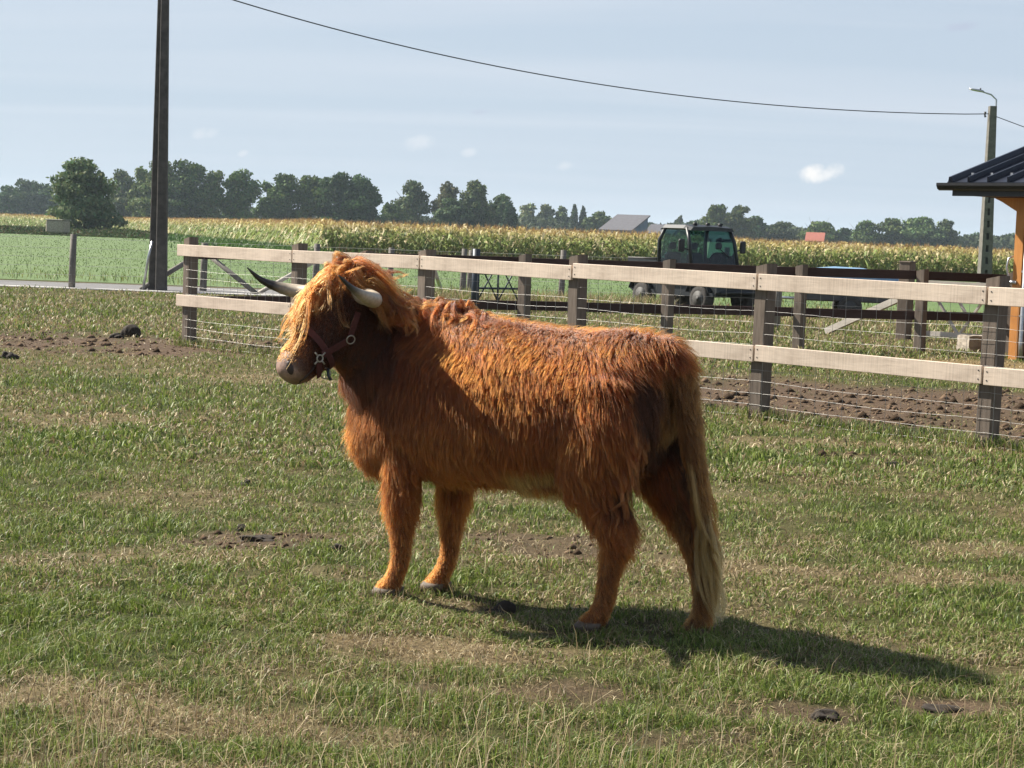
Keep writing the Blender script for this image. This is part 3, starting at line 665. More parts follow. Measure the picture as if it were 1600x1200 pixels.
t = NT('cow_hide'); hc = t.attr('col'); nn_ = t.tex('ShaderNodeTexNoise', t.coord('Object'), Scale=55.0, Detail=6.0, Roughness=.7); t.base(t.mixc(1., hc, t.ramp(nn_.outputs['Fac'], [(.3, (.6, .6, .6)), (.7, (1.25, 1.2, 1.2))]), 'MULTIPLY')).set(Roughness=.55); t.bump(nn_.outputs['Fac'], .25, .004); M['hide'] = t.m
BV = np.empty(len(bme.vertices) * 3, np.float32); bme.vertices.foreach_get('co', BV); BV = BV.reshape(-1, 3)
def sst_(x, a, b): t_ = np.clip((x - a) / (b - a), 0, 1); return t_ * t_ * (3 - 2 * t_)
s_, la_, do_ = c2h(BV)
inhead = (s_ > -.1) & (np.abs(la_) < .16) & (do_ > -.30) & (do_ < .12)
muz = np.clip((s_ - .82 + .04 * np.sin(la_ * 60)) / .1, 0, 1) * inhead
hcol = np.tile(np.array([.07, .024, .010]), (len(BV), 1))
hcol = mixa(hcol, (.165, .100, .070), np.clip(muz, 0, 1)); hcol = mixa(hcol, (.34, .225, .175), muz * sst_(do_, -.10, -.04) * np.clip((s_ - .90) / .05, 0, 1))
hcol = mixa(hcol, (.26, .15, .07), np.clip((.15 - BV[:, 2]) / .08, 0, 1) * (1 - inhead))
a = bme.color_attributes.new('col', 'FLOAT_COLOR', 'POINT'); c4 = np.ones((len(BV), 4), np.float32); c4[:, :3] = hcol; a.data.foreach_set('color', c4.ravel())
bodyo = link('body', bme, M['hide'], cow)
bvh = BVHTree.FromPolygons([Vector(v) for v in BV], [tuple(p.vertices) for p in bme.polygons])

# horns
t = NT('horn'); c = t.attr('col'); n = t.tex('ShaderNodeTexNoise', t.coord('Object'), Scale=60.0, Detail=4.0)
t.base(t.mixc(1., c, t.ramp(n.outputs['Fac'], [(.3, (.75, .75, .75)), (.7, (1.1, 1.1, 1.1))]), 'MULTIPLY')).set(Roughness=.42); M['horn'] = t.m
HU = np.array([-math.cos(HB), -math.sin(HB), 0]) @ CM.T; HLh = np.array([math.sin(HB), -math.cos(HB), 0]) @ CM.T
def smooth_path(P, n):
    P = np.array(P, float); m = len(P); out = []
    for u in np.linspace(0, m - 1, n):
        i = min(int(u), m - 2); f_ = u - i; p0, p1, p2, p3 = P[max(i - 1, 0)], P[i], P[i + 1], P[min(i + 2, m - 1)]
        out.append(.5 * (2 * p1 + (p2 - p0) * f_ + (2 * p0 - 5 * p1 + 4 * p2 - p3) * f_ ** 2 + (3 * p1 - p0 - 3 * p2 + p3) * f_ ** 3))
    return np.array(out)
for sg in (1, -1):
    path = smooth_path([(.05, -.02, -.07), (.16, -.03, -.080), (.27, -.015, -.088), (.36, .03, -.085), (.42, .10, -.070), (.455, .17, -.040), (.46, .235, .012)], 26)
    pts = HP0 + np.outer(path[:, 0] * sg, HLh) + np.outer(path[:, 1], HU) + np.outer(path[:, 2], UP)
    u = np.linspace(0, 1, 26); rad = np.interp(u, (0, .3, .6, .85, 1), (.037, .036, .028, .012, .002)); rad = rad * (1 + .02 * np.sin(u * 90))
    mb = MB(); mb.tube(pts, rad, 14); me = mb.mesh('horn')
    k = np.repeat(u, 14); hc_ = mixa(np.tile(np.array([.46, .39, .29]), (len(k), 1)), (.03, .024, .020), np.clip((k - (.70 if sg > 0 else .56)) / .16, 0, 1))
    a = me.color_attributes.new('col', 'FLOAT_COLOR', 'POINT'); c4 = np.ones((len(k), 4), np.float32); c4[:, :3] = hc_; a.data.foreach_set('color', c4.ravel())
    link('horn', me, M['horn'], cow)

# ears
M['ear'] = mat_plain('ear_hide', (.12, .045, .018), .8, 0, .2, 20, .1)
EARS = []
for sg in (1, -1):
    root = h2c(.06, .10 * sg, -.10); ed = HL * sg * .86 - HU * .45 - UP * .22; ed /= np.linalg.norm(ed); en = np.cross(ed, UP); en /= np.linalg.norm(en); eu = np.cross(en, ed)
    rings = []
    for u, w, th in ((-.2, .025, .02), (.15, .045, .022), (.4, .056, .018), (.65, .05, .014), (.85, .032, .01), (1, .008, .005)):
        c_ = root + ed * .17 * u - UP * .03 * u * u; a_, b_ = ell(12, w, th); rings.append([c_ + eu * a_[k] + en * (b_[k] + .012 * (a_[k] / w) ** 2) for k in range(12)])
    mb = MB(); mb.loft(rings); mb.build('ear', M['ear'], cow); EARS.append((root, ed, eu, en))

# eyes, nostrils, hooves
M['eye'] = NT('eye_gloss').set(Base_Color=(.008, .006, .005, 1), Roughness=.05).m
M['dark_skin'] = mat_plain('nostril_skin', (.035, .018, .014), .6, 0, .2, 30, .1)
M['hoof'] = mat_plain('hoof_horn', (.10, .073, .052), .7, 0, .35, 18, .2)
def hsurf(s, ang, off=0.0):
    """point on the head at station s, angle from dorsal (0) towards the left (+)"""
    w, h, c_ = hring(s); o_ = h2c(s, 0, c_); d = HN * math.cos(ang) + HL * math.sin(ang)
    hit = bvh.ray_cast(Vector(o_ + d * .17), Vector(-d), .5)
    if hit[0] is None: return o_ + d * (w if abs(math.sin(ang)) > .7 else h), d
    return np.array(hit[0]) + d * off, np.array(hit[1])
def blob(name, c, axes, mat, parent=cow):
    mb = MB(); A = [np.asarray(x) for x in axes]; rings = []
    for t_ in np.linspace(-1.45, 1.45, 9): rings.append([np.asarray(c) + A[0] * math.sin(t_) + math.cos(t_) * (A[1] * math.cos(g) + A[2] * math.sin(g)) for g in np.arange(12) * math.pi / 6])
    mb.loft(rings); return mb.build(name, mat, parent)
for sg in (1, -1):
    p_, n_ = hsurf(.33, sg * 1.25); blob('eye', p_ - n_ * .008, (n_ * .018, HA * .022, np.cross(n_, HA) * .018), M['eye'])
    p_, n_ = hsurf(.955, sg * .95); blob('nostril', p_ - n_ * .004, (n_ * .008, (HA * .6 - HN * .5) * .036, np.cross(n_, HA) * .023), M['dark_skin'])
for sg in (1, -1):
    mp_ = [hsurf(s_, sg * a_)[0] for s_, a_ in ((.70, 1.95), (.78, 1.98), (.86, 2.0), (.93, 2.02), (.975, 2.1), (.99, 2.5))]
    mb = MB(); mb.tube(mp_, [.003, .005, .0055, .0055, .005, .004], 6); mb.build('mouth', M['dark_skin'], cow)
for nm, rg in LEGS.items():
    x, y, z, rx, ry = rg[-1]; x -= .012
    for sd in (-1, 1):        # two claws
        mb = MB(); cx = x + .004; prof = [(-.048, 0.), (-.020, 1.), (.03, 1.), (.068, .72), (.088, .1)]
        rings = []
        for z_, k_ in ((-.004, 1.10), (.018, 1.04), (.036, .94)):
            rg_ = []
            for g in np.arange(14) * 2 * math.pi / 14:
                xx = math.cos(g); yy = math.sin(g); rg_.append(np.array([cx + .006 + xx * (.060 if xx > 0 else .052) * k_ - z_ * .55, y + sd * .031 + yy * .030 * k_, z_]))
            rings.append(rg_)
        mb.loft(rings); mb.build('hoof', M['hoof'], cow)

# ---- coat
t = NT('cow_coat')
for n_ in list(t.N):
    if n_.type == 'BSDF_PRINCIPLED': t.N.remove(n_)
hcA = t.attr('hcol')
ph = t.N.new('ShaderNodeBsdfHairPrincipled'); ph.model = 'CHIANG'; ph.parametrization = 'COLOR'
t.L.new(hcA, ph.inputs['Color']); ph.inputs['Roughness'].default_value = .62; ph.inputs['Radial Roughness'].default_value = .75; ph.inputs['Coat'].default_value = .0
ph.inputs['IOR'].default_value = 1.5; ph.inputs['Random Roughness'].default_value = .2
t.L.new(ph.outputs[0], t.out.inputs[0]); M['coat'] = t.m
def hairc(c): return np.clip(np.asarray(c) * HAIRMUL, 0, .9) ** 1.25
HAIRMUL = np.array([.50, .41, .28])
def hair_obj(name, P, rad, col, parent, mat, taper=.25, grad=.8):
    """P: (n,k,3) strands"""
    n, k, _ = P.shape; hc = bpy.data.hair_curves.new(name); hc.add_curves([k] * n)
    hc.attributes['position'].data.foreach_set('vector', P.astype(np.float32).ravel())
    rr = np.asarray(rad, float).reshape(-1, 1) * np.linspace(1, taper, k)[None, :] * np.ones((n, 1))
    ra = hc.attributes.get('radius') or hc.attributes.new('radius', 'FLOAT', 'POINT'); ra.data.foreach_set('value', rr.astype(np.float32).ravel())
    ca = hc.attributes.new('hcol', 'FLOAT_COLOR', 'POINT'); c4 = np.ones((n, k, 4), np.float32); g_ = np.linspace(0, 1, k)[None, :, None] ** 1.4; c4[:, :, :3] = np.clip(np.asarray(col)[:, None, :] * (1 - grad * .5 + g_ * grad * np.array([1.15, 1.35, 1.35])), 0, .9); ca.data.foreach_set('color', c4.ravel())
    hc.materials.append(mat); o = bpy.data.objects.new(name, hc); COL.objects.link(o); o.parent = parent; return o
bme.calc_loop_triangles(); NTRI = len(bme.loop_triangles); TI = np.empty(NTRI * 3, np.int32); bme.loop_triangles.foreach_get('vertices', TI); TI = TI.reshape(-1, 3)
VN = np.empty(len(BV) * 3, np.float32); bme.vertices.foreach_get('normal', VN); VN = VN.reshape(-1, 3)
TA = np.linalg.norm(np.cross(BV[TI[:, 1]] - BV[TI[:, 0]], BV[TI[:, 2]] - BV[TI[:, 0]]), axis=1) / 2
def sample_skin(n):
    ti = rng.choice(NTRI, n, p=TA / TA.sum()); u = rng.random((n, 1)); v = rng.random((n, 1)); s = np.sqrt(u); w0, w1, w2 = 1 - s, s * (1 - v), s * v
    a_, b_, c_ = TI[ti, 0], TI[ti, 1], TI[ti, 2]
    P = BV[a_] * w0 + BV[b_] * w1 + BV[c_] * w2; Nn = VN[a_] * w0 + VN[b_] * w1 + VN[c_] * w2; return P, Nn / (np.linalg.norm(Nn, axis=1, keepdims=True) + 1e-9)
def nrmz(v): return v / (np.linalg.norm(v, axis=-1, keepdims=True) + 1e-9)
def sst(x, a, b): t_ = np.clip((x - a) / (b - a), 0, 1); return t_ * t_ * (3 - 2 * t_)
def swirl(P, f, ph):
    x, y, z = P[:, 0] * f, P[:, 1] * f, P[:, 2] * f
    return np.stack([np.sin(1.7 * y + 2.3 * z + ph) + np.sin(3.1 * z - 1.3 * x + 2 * ph), np.sin(2.1 * z + 1.9 * x + 1.3 * ph) + np.sin(2.9 * x - 2.2 * y + ph), np.sin(1.8 * x + 2.6 * y + .7 * ph) + np.sin(3.3 * y - 1.1 * z + 1.9 * ph)], 1) * .5
def coat_fields(P, Nn):
    x, y, z = P.T; s, la, do = c2h(P)
    head = ((s > -.05) & (np.abs(la) < .17) & (do > -.28) & (do < .14)).astype(float)
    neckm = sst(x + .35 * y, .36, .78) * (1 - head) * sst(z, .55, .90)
    legm = (1 - sst(z, .40, .62)) * (1 - head)
    lowleg = 1 - sst(z, .14, .52)
    tail = ((x < -.60) & (np.abs(y) < .09) & (z < 1.08)).astype(float)
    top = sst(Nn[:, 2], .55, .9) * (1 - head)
    rear = sst(-x, .30, .55)
    comb = np.stack([-.30 - .35 * rear, np.zeros_like(x), -np.ones_like(x)], 1)
    comb = comb * (1 - top[:, None]) + np.stack([-np.full_like(x, .55), .75 * np.sign(y), -.25 * np.ones_like(x)], 1) * top[:, None]
    comb = comb * (1 - head[:, None]) + (HA * 1.0 - HN * .25)[None, :] * head[:, None]
    comb = comb + swirl(P, 9, .4) * (.36 * (1 - head) * (1 - lowleg * .6))[:, None] + swirl(P, 24, 2.1) * (.26 * (1 - head) * (1 - lowleg))[:, None]
    comb = nrmz(comb - Nn * np.sum(comb * Nn, 1, keepdims=True))
    ln = .064 + .018 * rear + .03 * neckm - .012 * top
    ln = ln * (1 - legm) + (.062 + .025 * sst(z, .25, .5)) * legm
    ln = ln * (1 - lowleg) + .024 * lowleg
    back_leg = sst(-Nn[:, 0], .3, .8) * legm * (1 - lowleg); ln = ln + .03 * back_leg
    belly = sst(-Nn[:, 2], .3, .8) * (1 - legm) * (1 - head); ln = ln + .015 * belly
    face = head * (1 - sst(s, .70, .86)); ln = ln * (1 - head) + (.024 + .02 * (1 - sst(s, .1, .5))) * head
    ln = np.where((head > 0) & (s > .80), .007, ln); ln = np.where(tail > 0, .05, ln)
    # colour: red-brown coat, paler on back and lower legs
    c = np.tile(np.array([.40, .150, .042]), (len(P), 1))
    patch = (swirl(P, 5, 1.2).sum(1) * .22 + .5).clip(0, 1)
    c = mixa(c, (.30, .095, .028), patch * .8)
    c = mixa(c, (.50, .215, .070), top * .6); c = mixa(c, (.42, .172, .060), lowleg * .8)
    c = mixa(c, (.10, .036, .016), neckm * .85); c = mixa(c, (.10, .038, .017), head * .85)  # shade on neck, shoulder and face painted into the coat colour
    c = mixa(c, (.80, .66, .46), sst(-Nn[:, 2], .55, .9) * (1 - head) * sst(-x, -.08, .06) * (x > -.34) * (z > .5) * (z < .66) * .9)
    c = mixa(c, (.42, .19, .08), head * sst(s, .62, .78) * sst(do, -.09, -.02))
    crease_shade = sst(-Nn[:, 0], .35, .75) * (x < -.42) * (np.abs(y) < .20) * (z > .52) * (z < 1.03); c = mixa(c, (.045, .020, .012), crease_shade * .85)  # shadow in the cleft beside the tail painted as near-black hair
    c = np.where((tail > 0)[:, None], np.array([.30, .16, .07]), c)
    return comb, ln, c, head, lowleg
NH, K = 260000, 7
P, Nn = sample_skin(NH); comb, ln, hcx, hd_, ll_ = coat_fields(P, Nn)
s9, l9, d9 = c2h(P); keep = (P[:, 2] > .035) & ~((hd_ > 0) & (s9 > .84 + .10 * rng.random(NH)) & (np.abs(l9) < .13)); P, Nn, comb, ln, hcx, hd_, ll_ = [q[keep] for q in (P, Nn, comb, ln, hcx, hd_, ll_)]; NH = len(P)
NCL = 32000; CP, CN = sample_skin(NCL); cc_, cl_, _, _, _ = coat_fields(CP, CN)
def strands(P, Nn, comb, ln, lift, grav, wamp, wph):
    n = len(P); pts = np.empty((n, K, 3)); pts[:, 0] = P; pos = P.copy(); d = nrmz(Nn * lift[:, None] + comb)
    seg = (ln / (K - 1))[:, None]; side = np.cross(Nn, comb)
    for k in range(1, K):
        u = k / (K - 1)
        d = nrmz(d + np.array([0, 0, -1.]) * grav[:, None] * u + comb * .10)
        pos = pos + d * seg; w = side * (wamp * np.sin(u * 7 + wph) * u)[:, None]; pts[:, k] = pos + w
    return pts
lnC = cl_ * rng.uniform(.6, 1.5, NCL)
GS = strands(CP, CN, cc_, lnC, rng.uniform(.35, 1.0, NCL), np.full(NCL, .12), rng.uniform(.002, .007, NCL), rng.uniform(0, 6.28, NCL))
kd = KDTree(NCL)
for i, p_ in enumerate(CP): kd.insert(p_, i)
kd.balance(); near = np.array([kd.find(p_)[1] for p_ in P])
fly = rng.random(NH) < .10 * (1 - hd_); lnH = ln * rng.uniform(.7, 1.25, NH) * np.where(fly, 1.35, 1)
HS = strands(P, Nn, comb, lnH, rng.uniform(.35, 1.2, NH), np.full(NH, .12), rng.uniform(.0, .003, NH), rng.uniform(0, 6.28, NH))
u = np.linspace(0, 1, K)[None, :, None]; cl = (rng.uniform(.25, .85, NH) * (1 - .5 * ll_) * np.where(fly, .05, 1))[:, None, None] * u ** 1.3
G = GS[near]; offs = (P - CP[near])[:, None, :] * .38
HS = HS * (1 - cl) + (G + offs) * cl
HS[:, 0] = P
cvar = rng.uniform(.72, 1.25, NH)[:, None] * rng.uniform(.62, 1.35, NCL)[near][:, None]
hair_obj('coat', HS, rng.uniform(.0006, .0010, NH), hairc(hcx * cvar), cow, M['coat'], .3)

# ---- long hair in locks
def lock(path, n, spread, tip, wob, kk=12, jlen=.25):
    """n hairs about a guide path, spread at the root, gathered towards the tip"""
    path = smooth_path(path, kk); out = np.empty((n, kk, 3)); u = np.linspace(0, 1, kk)
    off = rng.normal(0, 1, (n, 3)); off = off / (np.linalg.norm(off, axis=1, keepdims=True) + 1e-9) * rng.random((n, 1)) ** .5
    sc = spread * (1 - u) ** .7 + tip * u
    w1 = rng.normal(0, 1, (3, 3)); w2 = rng.uniform(3, 9, 3); w3 = rng.uniform(0, 6.28, 3)
    wav = sum(np.outer(np.sin(u * w2[i] + w3[i]) * u, w1[i]) for i in range(3)) * wob
    ends = 1 - rng.random(n) * jlen
    for i in range(n):
        ui = u * ends[i]; q = np.stack([np.interp(ui, u, path[:, k] + wav[:, k]) for k in range(3)], 1)
        fr = rng.normal(0, 1, 3) * wob * .6
        out[i] = q + off[i] * sc[:, None] + np.outer(u ** 2 * np.sin(u * 5 + i), fr)
    return out
def head_top(s, lat):
    w, h, c_ = hring(s); q = min(1, abs(lat) / w); return c_ + h * math.sqrt(max(0, 1 - q * q))
LK = []; LC = []
def add_lock(path, n, spread, tip, wob, col, jl=.25):
    L_ = lock(path, n, spread, tip, wob, 12, jl); LK.append(L_); LC.append(hairc(np.array(col) * rng.uniform(.75, 1.2) * rng.uniform(.8, 1.2, (n, 1))))
GOLD = (.58, .315, .155); RUST = (.36, .140, .055)
for i in range(120):                                    # forelock over the face
    lat0 = rng.uniform(-.105, .085); s0 = rng.uniform(-.12, .10); s1 = (rng.uniform(.42, .84) if lat0 < .025 else rng.uniform(.24, .50)) - .5 * abs(lat0)
    lat1 = lat0 * rng.uniform(1.0, 1.55) + rng.normal(0, .018); pk = rng.uniform(.003, .034); path = []
    for u in np.linspace(0, 1, 7):
        s = s0 + (s1 - s0) * u; lat = lat0 + (lat1 - lat0) * u ** 1.2
        dor = head_top(max(s, 0), lat) + .012 + pk * math.sin(math.pi * min(1, u * 1.25)) ** 1 + .012 * rng.random()
        path.append(h2c(s, lat, dor))
    path[0] = path[0] - HN * .02
    add_lock(path, 24, .020, .006, .020, GOLD if rng.random() < .72 else RUST, .5)
for i in range(38):                                     # locks blown over the near cheek
    lat0 = rng.uniform(.05, .11); s0 = rng.uniform(-.12, .06); path = []
    reach = rng.uniform(.08, .24); back = rng.uniform(.04, .24); root = h2c(s0, lat0, head_top(max(s0, 0), lat0) + .0)
    for u in np.linspace(0, 1, 7):
        q = root + HL * (.13 * math.sin(u * 1.6)) + HN * .05 * math.sin(math.pi * min(1, u * 1.3)) + UP * (-reach * u ** 1.6) - HU * back * u ** 1.5
        path.append(q)
    add_lock(path, 22, .016, .006, .018, (.50, .25, .085) if rng.random() < .6 else RUST)
for i in range(9):                                     # tuft standing on the poll
    s0 = rng.uniform(-.16, .0); lat0 = rng.uniform(-.08, .08); root = h2c(s0, lat0, -.01)
    d = UP * rng.uniform(.015, .05) + HL * rng.normal(.01, .03) + HU * rng.uniform(-.03, .07); add_lock([root - UP * .02, root + d * .5 - HU * .02, root + d * .9, root + d * .8 + HU * .035 + HL * rng.normal(0, .02), root + d * .2 + HU * .07 + HL * rng.normal(0, .03) - UP * .03], 36, .022, .005, .008, GOLD)
for (root, ed, eu, en), sg in zip(EARS, (1, -1)):       # hair hanging from the ears
    for i in range(34):
        u0 = rng.uniform(.1, .95); r_ = root + ed * .17 * u0 + eu * rng.uniform(-.03, .03); L_ = rng.uniform(.06, .13)
        add_lock([r_, r_ + ed * L_ * .45 - UP * .01, r_ + ed * L_ * .75 - UP * L_ * .35, r_ + ed * L_ * .9 - UP * L_ * .8], 22, .012, .004, .010, GOLD if rng.random() < .35 else RUST)
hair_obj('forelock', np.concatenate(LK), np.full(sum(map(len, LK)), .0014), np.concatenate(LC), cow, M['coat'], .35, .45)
LK, LC = [], []
for i in range(120):                                    # tangled mane along the crest
    u = rng.random(); x = .80 - u * .55; z = np.interp(x, (.25, .5, .7, .85, .98), (1.18, 1.19, 1.215, 1.25, 1.29)); y = rng.normal(0, .05) + .24 * np.clip((x - .56) / .22, 0, 1)
    hit = bvh.ray_cast(Vector((x, y, 1.7)), Vector((0, 0, -1)), 1.0); r_ = np.array(hit[0]) if hit[0] is not None else np.array([x, y, z])
    L_ = rng.uniform(.07, .17); sd = 1 if rng.random() < .65 else -1; bk = rng.uniform(-.2, .9); k1 = rng.normal(0, .03, 3); k2 = rng.normal(0, .035, 3)
    p1 = r_ + np.array([-bk * .04, sd * .03, .012 + .02 * rng.random()]); p2 = r_ + np.array([-bk * L_ * .5, sd * L_ * .55, .0]) + k1 * .7; p3 = r_ + np.array([-bk * L_ * .8, sd * L_ * .85, -L_ * .35]) + k2
    p2[2] = min(p2[2], r_[2] + .015); add_lock([r_ - (0, 0, .015), p1, p2, p3], 30, .014, .004, .012, (.28, .105, .042) if rng.random() < .6 else (.44, .20, .085), .3)
for i in range(0):                                     # curls standing off the crest
    x = rng.uniform(.30, .75); hit = bvh.ray_cast(Vector((x, .02, 1.7)), Vector((0, 0, -1)), 1.0); r_ = np.array(hit[0]); a0 = rng.uniform(0, 6.28); rad_ = rng.uniform(.018, .036)
    add_lock([r_] + [r_ + np.array([-.02 * k - rad_ * math.sin(k * 1.1), .02 * math.cos(a0), .03 + rad_ * (1 - math.cos(k * 1.1))]) for k in range(1, 6)], 16, .006, .002, .006, RUST, .3)
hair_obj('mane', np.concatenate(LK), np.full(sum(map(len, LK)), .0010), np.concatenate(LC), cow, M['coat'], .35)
LK, LC = [], []
BLOND = (.50, .385, .25)
for i in range(62):                                    # long pale switch of the tail
    k0 = 1.8 + 4.0 * rng.random() ** .7; i0 = int(k0); r_ = TAIL[i0] + (TAIL[i0 + 1] - TAIL[i0]) * (k0 - i0); a0 = rng.uniform(0, 6.28); rr = rng.uniform(.008, .034) * (.45 + .12 * k0)
    zend = max(.06, r_[2] - rng.uniform(.35, .62)) if k0 > 2.5 else r_[2] - rng.uniform(.18, .42)
    e_ = np.array([-.80 - (.45 - zend) * .10 if zend < .45 else r_[0] - .05, -.06 - .05 * (1 - zend), zend]) + np.array([math.cos(a0) * rr, math.sin(a0) * rr, 0])
    q = r_ + np.array([math.cos(a0) * rr * .8, math.sin(a0) * rr * .8, -.05]); m1 = q * .6 + e_ * .4 + rng.normal(0, .012, 3); m2 = q * .28 + e_ * .72 + rng.normal(0, .016, 3)
    add_lock([r_, q, m1, m2, e_], 40, .012, .006, .009, BLOND if rng.random() < .55 + .08 * k0 else (.33, .17, .07), .35)
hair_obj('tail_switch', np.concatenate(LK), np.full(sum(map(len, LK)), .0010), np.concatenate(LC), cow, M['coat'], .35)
LK, LC = [], []
for i in range(90):                                    # breeches: fringe behind the thighs
    sd = 1 if rng.random() < .7 else -1; z0 = rng.uniform(.50, .95); rg = LEGS['LH' if sd > 0 else 'RH']; zs_ = [q[2] for q in rg][::-1]
    x0 = np.interp(z0, zs_, [q[0] - q[3] for q in rg][::-1]); y0 = np.interp(z0, zs_, [q[1] for q in rg][::-1]) + rng.uniform(-.05, .07) * sd
    x0 = max(x0, -.62) if z0 > .75 else x0
    r_ = np.array([x0 + .03, y0, z0]); L_ = rng.uniform(.10, .17); add_lock([r_, r_ + (-.03, 0, -L_ * .3), r_ + (-.045 - .02 * rng.random(), .01 * sd, -L_ * .7), r_ + (-.05 - .03 * rng.random(), .01 * sd, -L_)], 24, .016, .004, .006, RUST, .3)
for i in range(110):                                    # locks on the near flank and shoulder edge of stifle and elbow
    sd = 1 if rng.random() < .7 else -1; z0 = rng.uniform(.42, .66); nm = ('LH', 'RH')[sd < 0] if rng.random() < .6 else ('LF', 'RF')[sd < 0]; rg = LEGS[nm]; zs_ = [q[2] for q in rg][::-1]
    g = rng.uniform(-1.2, 1.2); x0 = np.interp(z0, zs_, [q[0] for q in rg][::-1]) + math.sin(g) * np.interp(z0, zs_, [q[3] for q in rg][::-1]); y0 = np.interp(z0, zs_, [q[1] + sd * q[4] for q in rg][::-1]) * (1 - .1 * abs(g))
    r_ = np.array([x0, y0, z0]); L_ = rng.uniform(.07, .13); add_lock([r_ - (0, .01 * sd, 0), r_ + (-.012, .012 * sd, -L_ * .35), r_ + (-.02, .008 * sd, -L_ * .7), r_ + (-.03, -.002 * sd, -L_)], 22, .015, .003, .008, RUST, .3)
hair_obj('leg_feathering', np.concatenate(LK), np.full(sum(map(len, LK)), .0009), np.concatenate(LC), cow, M['coat'], .35)

# ---- halter
M['strap'] = mat_plain('red_webbing', (.075, .020, .018), .85, 0, .2, 60, .3)
M['brass'] = mat_plain('pale_buckle_metal', (.40, .38, .33), .4, .6, .1, 30, .0)
halter = empty('halter'); halter.parent = cow
def ribbon(name, pts, nrm_, w, th=.005, closed=False):
    pts = [np.asarray(p) for p in pts]; n = len(pts); mb = MB(); rings = []
    for i in range(n):
        a_ = pts[(i - 1) % n] if closed or i > 0 else pts[i]; b_ = pts[(i + 1) % n] if closed or i < n - 1 else pts[i]
        t_ = b_ - a_; t_ /= np.linalg.norm(t_); nn_ = nrm_[i] - t_ * (nrm_[i] @ t_); nn_ /= np.linalg.norm(nn_); sd = np.cross(t_, nn_)
        rings.append([pts[i] + sd * w / 2 * sx + nn_ * th * sy for sx, sy in ((-1, 0), (1, 0), (1, 1), (-1, 1))])
    if closed:
        vs = [p for r_ in rings for p in r_]; mb.add(vs, [(i * 4 + k, i * 4 + (k + 1) % 4, ((i + 1) % n) * 4 + (k + 1) % 4, ((i + 1) % n) * 4 + k) for i in range(n) for k in range(4)])
    else: mb.loft(rings, False)
    return mb.build(name, M['strap'], halter)
def pix(px, py, off=.020):
    o_, d = cray(px, py); d = d / np.linalg.norm(d); hit = bvh.ray_cast(Vector(o_), Vector(d), 30)
    if hit[0] is None: return None
    n_ = np.array(hit[1]); return np.array(hit[0]) + n_ * off, n_
def px_strap(name, a_, b_, w, steps=9, off=.022):
    q = [pix(a_[0] + (b_[0] - a_[0]) * i / (steps - 1), a_[1] + (b_[1] - a_[1]) * i / (steps - 1), off) for i in range(steps)]; q = [x for x in q if x is not None]
    if len(q) < 3: return
    P_ = np.array([x[0] for x in q]); N_ = np.array([x[1] for x in q]); 
    for _ in range(4): P_[1:-1] = (P_[:-2] + 2 * P_[1:-1] + P_[2:]) / 4; N_[1:-1] = (N_[:-2] + 2 * N_[1:-1] + N_[2:]) / 4
    ribbon(name, list(P_), list(N_), w)
nose = [hsurf(.60 + .10 * (1 - math.cos(g)) / 2, g, .020) for g in np.arange(28) * 2 * math.pi / 28]
ribbon('noseband', [q[0] for q in nose], [q[1] for q in nose], .027, .004, True)
px_strap('cheek_strap', (499, 553), (541, 529), .027); px_strap('throat_strap', (545, 521), (556, 488), .026)
px_strap('chin_strap', (494, 566), (490, 596), .025)
def ring_at(name, c, n_, r_, th=.0035):
    n_ = np.asarray(n_) / np.linalg.norm(n_); a_ = np.cross(n_, UP); a_ /= np.linalg.norm(a_); b_ = np.cross(n_, a_); mb = MB()
    mb.tube([np.asarray(c) + r_ * (math.cos(g) * a_ + math.sin(g) * b_) for g in np.linspace(0, 2 * math.pi, 21)], th, 6, False); return mb.build(name, M['brass'], halter)
q = pix(544, 527, .03)
if q: ring_at('ring', q[0], q[1], .018, .0028)
q = pix(494, 559, .03)
if q:
    ring_at('ring', q[0], q[1], .014); n_ = q[1]; a_ = np.cross(n_, UP); a_ /= np.linalg.norm(a_); b_ = np.cross(a_, n_); mb = MB()
    for sx, sy in ((1, 1), (-1, 1), (1, -1), (-1, -1)): mb.tube([q[0] + .012 * (a_ * sx + b_ * sy) * .8, q[0] + .03 * (a_ * sx * .8 + b_ * sy * .8)], .0035, 6)
    mb.build('buckle', M['brass'], halter)
w_, h_, c_ = hring(.74); cq = h2c(.74, .045, c_ - h_ * .95)
ring_at('ring', cq + np.array([0, 0, -.022]), HL + HU * .3, .022, .003); mb = MB(); mb.tube([cq + HL * .02, cq + HL * .025 - UP * .03, cq + HL * .03 - UP * .05 + HU * -.01], .006, 6); mb.build('snap_hook', M['dark_steel'], halter)

# ------------------------------------------------------------------ droppings
def lump(name, px, py, rx, ry, rz, label, grp='droppings on the pasture', seed=0, mat='dung'):
    g = gp(px, py); g[2] = float(bump_h(g[0], g[1])); bm = bmesh.new(); bmesh.ops.create_icosphere(bm, subdivisions=4, radius=1); rr = np.random.default_rng(seed); k = rr.normal(0, 1, (7, 3)) * 2.6; f_ = rr.uniform(0, 6.28, 7)
    for v in bm.verts:
        p = np.array(v.co); w = 1 + .13 * sum(math.sin(p @ k[i] + f_[i]) for i in range(7)) * .8 + .035 * sum(math.sin(2.6 * (p @ k[i]) + 2 * f_[i]) for i in range(5)); v.co = Vector((p[0] * rx * w, p[1] * ry * w, max(-.3, p[2]) * rz * w))
    for f in bm.faces: f.smooth = True
    me = bpy.data.meshes.new(name); bm.to_mesh(me); bm.free(); o = link(name, me, M[mat]); o.location = tuple(g); tag(o, label, 'droppings', grp); return o
lump('cow_dung', 205, 526, .13, .12, .13, 'black heap of dung on bare mud near the fence corner', seed=1)
